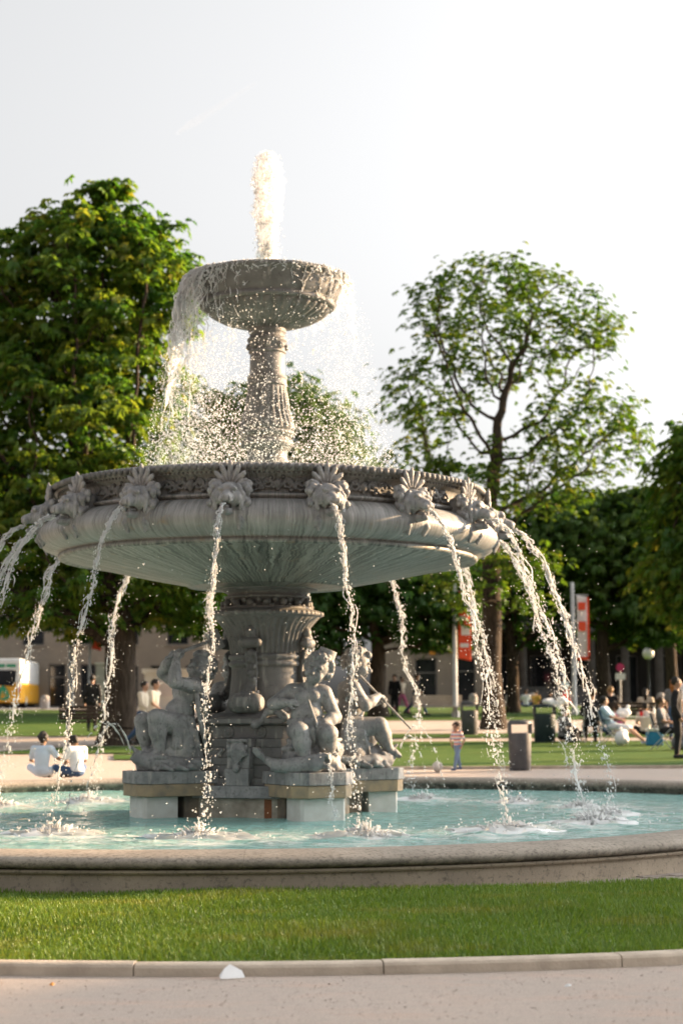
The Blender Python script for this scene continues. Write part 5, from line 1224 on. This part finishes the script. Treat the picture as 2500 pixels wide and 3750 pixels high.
mb = MB().add([*pts, (.28, -.012, .92)], [[i, (i+1) % 24, 24] for i in range(24)]); lf = mb.ob('leaf_emblem', MT['bus_green'], bu)
mb = MB()
for a in (.4, .9, 1.4): mb.tube([(.08, -.022, .62), (.08+.42*math.cos(a), -.022, .62+.42*math.sin(a))], [.05, .02], 6)
mb.ob('emblem_vein', MT['bus_yellow'], lf)
for e in (-1, 1): MB().bx(e*1.12-.08, e*1.12+.08, -.03, .02, .95, 1.4).ob('tail_light', MT['cloth_red'], bu)
for (a, b) in ((-.9, -.3), (-.2, .25), (.35, .9)): MB().bx(a, b, -.012, .0, 2.42, 2.6).ob('route_lettering', MT['bus_green'], bu)
wm = None
for e in (-1, 1):
    for yy in (2.2, 8.6): w_ = MB().tube([(e*1.0, yy, .48), (e*1.24, yy, .48)], .48, 20).ob('wheel', MT['dark_metal'], bu); MB().tube([(e*1.24, yy, .48), (e*1.26, yy, .48)], .26, 16).ob('rim', MT['pole'], w_)

# ------------------------------------------------------------------ people
def V3(*a): return np.array(a, float)
POSE = {
 'stand': dict(pelvis=(0, 0, .95), chest=(0, 0, 1.27), neck=(0, 0, 1.47), head=(0, -.02, 1.63), shL=(.18, 0, 1.41), shR=(-.18, 0, 1.41), elL=(.24, .03, 1.12), elR=(-.24, .03, 1.12), wrL=(.23, -.08, .88), wrR=(-.23, -.08, .88), hipL=(.09, 0, .92), hipR=(-.09, 0, .92), knL=(.10, -.02, .5), knR=(-.10, -.02, .5), anL=(.10, .02, .09), anR=(-.10, .02, .09)),
 'walk': dict(pelvis=(0, 0, .93), chest=(0, -.03, 1.25), neck=(0, -.04, 1.45), head=(0, -.07, 1.61), shL=(.18, -.03, 1.39), shR=(-.18, -.03, 1.39), elL=(.24, .12, 1.13), elR=(-.24, -.12, 1.12), wrL=(.23, .12, .90), wrR=(-.22, -.30, .98), hipL=(.09, 0, .90), hipR=(-.09, 0, .90), knL=(.09, -.24, .52), knR=(-.09, .10, .48), anL=(.09, -.38, .10), anR=(-.09, .42, .20)),
 'sit': dict(pelvis=(0, .0, .50), chest=(0, .08, .84), neck=(0, .09, 1.04), head=(0, .06, 1.20), shL=(.18, .08, .98), shR=(-.18, .08, .98), elL=(.25, -.05, .72), elR=(-.25, -.05, .72), wrL=(.14, -.28, .66), wrR=(-.14, -.28, .66), hipL=(.10, -.02, .48), hipR=(-.10, -.02, .48), knL=(.12, -.44, .50), knR=(-.12, -.44, .50), anL=(.12, -.52, .10), anR=(-.12, -.48, .10)),
 'floor': dict(pelvis=(0, .0, .12), chest=(0, -.03, .46), neck=(0, -.05, .66), head=(0, -.10, .81), shL=(.18, -.03, .60), shR=(-.18, -.03, .60), elL=(.26, -.12, .36), elR=(-.26, -.12, .36), wrL=(.12, -.34, .30), wrR=(-.12, -.34, .30), hipL=(.10, -.04, .12), hipR=(-.10, -.04, .12), knL=(.34, -.36, .20), knR=(-.34, -.36, .20), anL=(.06, -.44, .07), anR=(-.06, -.40, .07)),
}
def person(label, loc, rz, pose, top, bottom, hair, skin='skin', sc=1.0, upd=None, headsc=1.0, short_sleeve=True, shorts=False, long_hair=False, shoe='shoe_dark', group=None, dress=False, h=.022, z=None, face=(0, -1, 0), hat=None):
    J = {k: V3(*v) for k, v in POSE[pose].items()}
    for k, v in (upd or {}).items(): J[k] = V3(*v)
    root = empty('person', (loc[0], loc[1], (zg(loc[1])+.03) if z is None else z), rz); tag(root, label, 'person', group); root.scale = (sc,)*3
    A = np.array(list(J.values())); lo, hi = A.min(0)-.26, A.max(0)+.26; lo[2] = min(lo[2], -.05)
    hs = headsc; hd = J['head']; M = basis(face, (0, 0, 1)); W = lambda x, y, zz: hd+V3(x, y, zz)*hs@M
    s = Sdf(lo, hi, h)
    s.ell(W(0, -.005, .015), V3(.078, .098, .105)*hs, M, k=.02); s.ell(W(0, .03, -.06), V3(.055, .06, .055)*hs, M, k=.03); s.cap(W(0, .088, .0), W(0, .104, -.028), .014*hs, .018*hs, .012)
    for e in (-1, 1): s.ell(W(e*.08, 0, -.005), V3(.014, .026, .034)*hs, M, k=.01); s.ell(W(e*.032, .094, .012), V3(.016, .014, .012)*hs, M, k=.008, sub=True)
    s.cap(W(-.02, .09, -.06), W(.02, .09, -.06), .006*hs, k=.006, sub=True)
    s.cap(J['neck']-V3(0, 0, .05), hd-V3(0, 0, .05), .052, k=.02)
    s.ell(J['chest'], (.155, .095, .19), k=.05); s.ell((J['pelvis']+J['chest'])/2, (.125, .09, .16), k=.05); s.ell(J['pelvis'], (.145, .11, .11), k=.05); s.cap(J['shL'], J['shR'], .062, k=.04)
    for a in 'LR':
        s.cap(J['sh'+a], J['el'+a], .048, .04, .03); s.cap(J['el'+a], J['wr'+a], .04, .028, .02)
        d = J['wr'+a]-J['el'+a]; d /= np.linalg.norm(d); p = V3(1 if a == 'R' else -1, 0, 0)-d*(d[0]*(1 if a == 'R' else -1)); hand(s, J['wr'+a], d, p+V3(0, .001, .001), .5, .95)
        s.cap(J['hip'+a], J['kn'+a], .08, .056, .04); s.path([J['kn'+a], J['kn'+a]*.65+J['an'+a]*.35, J['an'+a]], [.054, .055, .036], .02)
        s.cap(J['an'+a]+V3(0, .03, -.04), J['an'+a]+V3(0, -.14, -.05), .034, k=.02)
    ob('body', s.mesh('body'), MT[skin], root)
    t = Sdf(lo, hi, h); g = .016
    t.ell(J['chest'], (.165+g*.5, .105+g, .20), k=.05); t.ell((J['pelvis']+J['chest'])/2, (.135+g, .10+g, .17), k=.05); t.cap(J['shL'], J['shR'], .064+g*.6, k=.04); t.ell(J['pelvis']+V3(0, 0, .03), (.148+g, .112+g, .10), k=.05)
    for a in 'LR':
        t.cap(J['sh'+a], J['sh'+a]*.3+J['el'+a]*.7, .052+g, .052+g, .03)
        if not short_sleeve: t.cap(J['el'+a], J['sh'+a]*.3+J['el'+a]*.7, .048+g, .05+g, .03); t.cap(J['el'+a], J['el'+a]*.12+J['wr'+a]*.88, .046+g, .038+g, .02)
    if dress: t.cap(J['pelvis'], J['pelvis']-V3(0, 0, .38), .17, .23, .05)
    ob('shirt', t.mesh('shirt'), MT[top], root)
    t = Sdf(lo, hi, h); t.ell(J['pelvis']-V3(0, 0, .01), (.152+g*.5, .116+g*.6, .105), k=.04)
    for a in 'LR':
        e = .55 if shorts else 1; kk2 = J['hip'+a]*(1-1)+J['kn'+a]
        t.cap(J['hip'+a], kk2, .088+g*.4, .066+g, .04)
        if not shorts: t.cap(J['kn'+a], J['kn'+a]*.08+J['an'+a]*.92, .062+g*.6, .048+g*.6, .02)
    ob('trousers', t.mesh('trousers'), MT[bottom], root)
    t = Sdf(lo, hi, h*.8); t.ell(W(0, -.022, .035), V3(.093, .104, .104)*hs, M, k=.02); t.ell(W(0, .11, -.045), V3(.075, .085, .095)*hs, M, k=.02, sub=True)
    rd = random.Random(label)
    for i in range(22):
        v = Vector((rd.gauss(0, 1), rd.gauss(-.5, 1), rd.gauss(.5, 1))).normalized(); t.ell(W(v.x*.09, v.y*.1-.02, v.z*.1+.03), V3(.024, .024, .024)*hs, k=.012)
    if long_hair: t.path([W(0, -.08, .02), W(0, -.11, -.10), W(0, -.10, -.26)], [.07, .075, .04], .03)
    ob('hair', t.mesh('hair'), MT[hair], root)
    for a in 'LR':
        t = Sdf(lo, hi, h*.8); t.cap(J['an'+a]+V3(0, .035, -.045), J['an'+a]+V3(0, -.15, -.055), .046, .04, .02); ob('shoe', t.mesh('shoe'), MT[shoe], root)
    return root
# two boys on the far coping, backs to the fountain
person('boy in a pale blue shirt sitting on the pool rim, reaching out one arm', (-3.62, 7.85), R(172), 'floor', 'shirt_blue', 'shirt_blue', 'hair', 'skin_dark', .76, dict(elL=(.26, -.12, .36), elR=(-.33, -.10, .40), wrR=(-.46, -.20, .34), chest=(0, -.02, .44)), 1.15, z=.30, h=.02)
person('boy in a white T-shirt and blue jeans sitting cross-legged on the pool rim', (-3.05, 7.85), R(215), 'floor', 'shirt_white', 'jeans', 'hair', 'skin_dark', .74, dict(chest=(0, -.05, .43), head=(0, -.16, .74), neck=(0, -.08, .62)), 1.18, z=.30, h=.02, face=(0, -.85, -.5))
person('toddler in a striped shirt and jeans walking on the gravel', (3.76, 13.9), R(-52), 'walk', 'stripe', 'jeans_pale', 'hair_brown', 'skin', .53, dict(anL=(.10, -.26, .09), knL=(.10, -.16, .5), anR=(-.1, .22, .12), wrR=(-.2, -.1, .92), wrL=(.22, 0, .9)), 1.5, h=.028, shoe='jeans')
tag(MB().lathe([(.105*math.sin(i*math.pi/12)+.001, -.105*math.cos(i*math.pi/12)) for i in range(13)], 20).ob('ball', MT['ball'], None, True, loc=(3.36, 13.9, zg(13.9)+.105)), 'scuffed pale ball on the gravel in front of the toddler', 'ball')
person('woman in a pink and cream top walking beside the chestnut trunk', (-3.15, 24.2), R(62), 'walk', 'cloth_cream', 'jeans', 'hair', 'skin', .97, None, 1, False)
person('person in a long cream tunic walking beside the pink-topped woman', (-2.85, 23.6), R(65), 'walk', 'cloth_cream', 'cloth_black', 'hair', 'skin', 1.0, dict(wrR=(-.22, -.36, .95)), dress=True)
person('man in black jacket and jeans striding past the pale bench', (6.35, 54), R(60), 'walk', 'cloth_black', 'jeans', 'hair', 'skin', 1.03, dict(anL=(.09, -.42, .10), knL=(.09, -.26, .52), anR=(-.09, .48, .18)), 1, False)
person('person in a dark jacket standing behind the spear putto', (5.55, 55.5), R(-20), 'stand', 'cloth_black', 'cloth_black', 'hair_brown', 'skin', 1.0, None, 1, False)
person('person in a pale pink top standing beyond the shop path', (5.95, 57), R(40), 'walk', 'cloth_cream', 'cloth_pink', 'hair_brown', 'skin', .97)
person('person in black standing beyond the dark shaded bench', (-5.6, 36), R(180), 'stand', 'cloth_black', 'cloth_black', 'hair', 'skin', 1.02, None, 1, False)
person('person in a white shirt sitting on the far lawn', (14.9, 80), R(180), 'floor', 'shirt_white', 'jeans', 'hair_brown', 'skin', 1.05, z=zg(80)+.03)
person('person in a yellow shirt sitting on the far lawn', (15.5, 80.3), R(150), 'floor', 'cloth_yellow', 'cloth_black', 'hair', 'skin', 1.0, z=zg(80.3)+.03)
person('person in black sitting on the far lawn beside the yellow shirt', (16.3, 80.3), R(120), 'floor', 'cloth_black', 'cloth_black', 'hair', 'skin', .95, z=zg(80.3)+.03)
person('person in red trousers walking past the low grey wall', (17.6, 82.5), R(-75), 'walk', 'shirt_sky', 'cloth_red', 'hair_brown', 'skin', 1.0)
def folding_chair(label, x, y, rz, m):
    o = empty('folding_chair', (x, y, zg(y)+.03), rz); tag(o, label, 'chair')
    for e in (-1, 1):
        MB().tube([(e*.25, -.26, 0), (e*.25, .24, .62)], .013, 8).ob('leg', MT['pole'], o); MB().tube([(e*.235, .28, 0), (e*.235, -.24, .50)], .013, 8).ob('leg', MT['pole'], o); MB().tube([(e*.25, .16, .42), (e*.25, .30, .90)], .013, 8).ob('back_post', MT['pole'], o); MB().box((e*.27, -.02, .63), (.05, .42, .025)).ob('arm_rest', MT['dark_metal'], o)
    MB().box((0, -.02, .44), (.46, .44, .02)).ob('seat', MT[m], o); MB().box((0, .25, .72), (.46, .02, .32), (-.25, 0, 0)).ob('backrest', MT[m], o)
folding_chair('folding chair with crossed metal legs under the man in the black jacket', 8.75, 26.4, R(180), 'cloth_black')
person('man in a black jacket sitting with his back to the fountain', (8.75, 26.3), R(176), 'sit', 'cloth_black', 'cloth_black', 'hair_brown', 'skin', 1.08, None, 1, False)
folding_chair('folding chair under the boy in the light blue shirt', 9.0, 25.0, R(66), 'bag_blue')
person('boy in a light blue shirt and white shorts lounging in a folding chair', (9.0, 24.95), R(66), 'sit', 'shirt_sky', 'shirt_white', 'hair', 'skin', .98, dict(anL=(.14, -.82, .10), anR=(-.08, -.88, .10), knL=(.14, -.46, .44), knR=(-.10, -.46, .44), chest=(0, .16, .80), neck=(0, .20, 1.0), head=(0, .18, 1.15), shL=(.18, .18, .94), shR=(-.18, .18, .94)), 1, True, True, shoe='shoe_pale', face=(.25, -.95, 0))
person('woman in a black sleeveless top sitting on the dark bench', (10.9, 34.8), R(180), 'sit', 'cloth_black', 'jeans', 'hair_blond', 'skin', 1.05)
person('woman with long dark hair sitting at the end of the dark bench', (12.05, 34.8), R(165), 'sit', 'cloth_cream', 'jeans', 'hair', 'skin', 1.0, long_hair=True)
person('person in black jacket and trousers standing by the picnic table', (9.12, 18.1), R(75), 'stand', 'cloth_black', 'cloth_black', 'hair', 'skin', 1.02, None, 1, False, shoe='shoe_dark')
folding_chair('folding chair beside the camping table and the blue cool box', 9.75, 22.2, R(62), 'cloth_black')
person('person in black trousers and sandals sitting at the camping table', (9.75, 22.15), R(62), 'sit', 'cloth_grey', 'cloth_black', 'hair_brown', 'skin', .96, dict(anL=(.12, -.50, .10), anR=(-.12, -.28, .10)), shoe='sandal')
person('woman with red hair and grey patterned top behind the picnic table', (11.25, 27.5), R(150), 'stand', 'cloth_grey', 'jeans', 'hair_red', 'skin', .95, long_hair=True)
person('person in a white shirt standing next to the red-haired woman', (11.85, 28.4), R(170), 'stand', 'shirt_white', 'jeans', 'hair_blond', 'skin', 1.05)
person('person in dark clothes sitting on the grass next to the dark green bin', (8.1, 27.3), R(110), 'floor', 'cloth_grey', 'cloth_black', 'hair', 'skin', 1.0)
person('person in a pink shirt sitting on the grass before the dark bench', (10.35, 30.8), R(200), 'floor', 'cloth_pink', 'jeans', 'hair_brown', 'skin', 1.0)
person('person in a cream shirt sitting on the grass beside the pink shirt', (11.2, 31.0), R(160), 'floor', 'cloth_cream', 'cloth_black', 'hair', 'skin', 1.02)
# camping table with things on it
zt = zg(25.5)+.03; tb = empty('camping_table', (9.75, 25.6, zt)); tag(tb, 'white folding camping table laid with food and bottles', 'table')
MB().box((0, 0, .70), (1.25, .6, .03)).ob('tabletop', MT['white_paint'], tb)
for e in (-1, 1):
    for f_ in (-1, 1): MB().tube([(e*.56, f_*.25, 0), (e*.54, f_*.24, .69)], .014, 8).ob('leg', MT['pole'], tb)
tg = 'things on the camping table'
bg_ = Sdf((-.3, -.2, 0), (.3, .2, .32), .015); bg_.ell((0, 0, .10), (.2, .13, .11), k=.03); bg_.cap((.08, 0, .18), (.12, 0, .26), .04, .05, .03); bg_.cap((-.08, 0, .16), (-.1, 0, .22), .05, .03, .03)
tag(ob('carrier_bag', bg_.mesh('carrier_bag'), MT['paper'], None, (9.45, 25.55, zt+.716)), 'white carrier bag on the camping table beside the boy', 'bag', tg)
tag(MB().lathe([(.03, 0), (.034, .01), (.034, .17), (.014, .22), (.014, .25), (.001, .25)], 14).ob('bottle', MT['white_paint'], None, True, loc=(10.25, 25.5, zt+.716)), 'clear plastic bottle standing on the camping table', 'bottle', tg)
tag(MB().lathe([(.07, 0), (.085, .005), (.085, .11), (.09, .115), (.09, .14), (.001, .145)], 18).ob('tub', MT['banner_white'], None, True, loc=(10.05, 25.55, zt+.716)), 'white food tub with a lid on the camping table', 'tub', tg)
tag(MB().lathe([(.04, 0), (.055, .12), (.05, .12), (.036, .01), (.001, .01)], 14).ob('cup', MT['cloth_red'], None, True, loc=(9.9, 25.45, zt+.716)), 'red paper cup on the camping table', 'cup', tg)
cb_ = empty('cool_box', (9.98, 24.3, zg(24.3)+.03)); tag(cb_, 'blue cool box on the grass below the camping table', 'cool box'); bevel(MB().bx(-.2, .2, -.15, .15, 0, .36).ob('body', MT['bag_blue'], cb_), .03, 3); bevel(MB().bx(-.21, .21, -.16, .16, .363, .44).ob('lid', MT['white_paint'], cb_), .02, 2); MB().tube([(-.2, -.17, .3), (-.2, -.18, .42), (.2, -.18, .42), (.2, -.17, .3)], .012, 6).ob('handle', MT['white_paint'], cb_)
def bag(label, x, y, s_, m):
    b = Sdf((-.35, -.3, -.02), (.35, .3, .55), .02); b.ell((0, 0, .18), (.22, .17, .2), k=.04); b.ell((.06, -.05, .30), (.15, .12, .12), k=.04); b.path([(-.1, 0, .3), (-.06, 0, .45), (.06, 0, .45), (.1, 0, .32)], [.02]*4, .02); b.ell((0, -.14, .13), (.13, .07, .10), k=.02)
    tag(ob('picnic_bag', b.mesh('bag'), MT[m], None, (x, y, zg(y)+.03), (0, 0, s_), (1.0, 1.0, 1.0)), label, 'bag')
bag('dark rucksack on the grass beside the dark green bin', 8.15, 26.2, .4, 'cloth_black')
bag('white carrier sack on the grass under the boy\'s chair', 9.15, 24.5, 1.2, 'paper')
bag('grey bag on the grass behind the black-coated person', 10.05, 21.8, .2, 'cloth_grey')
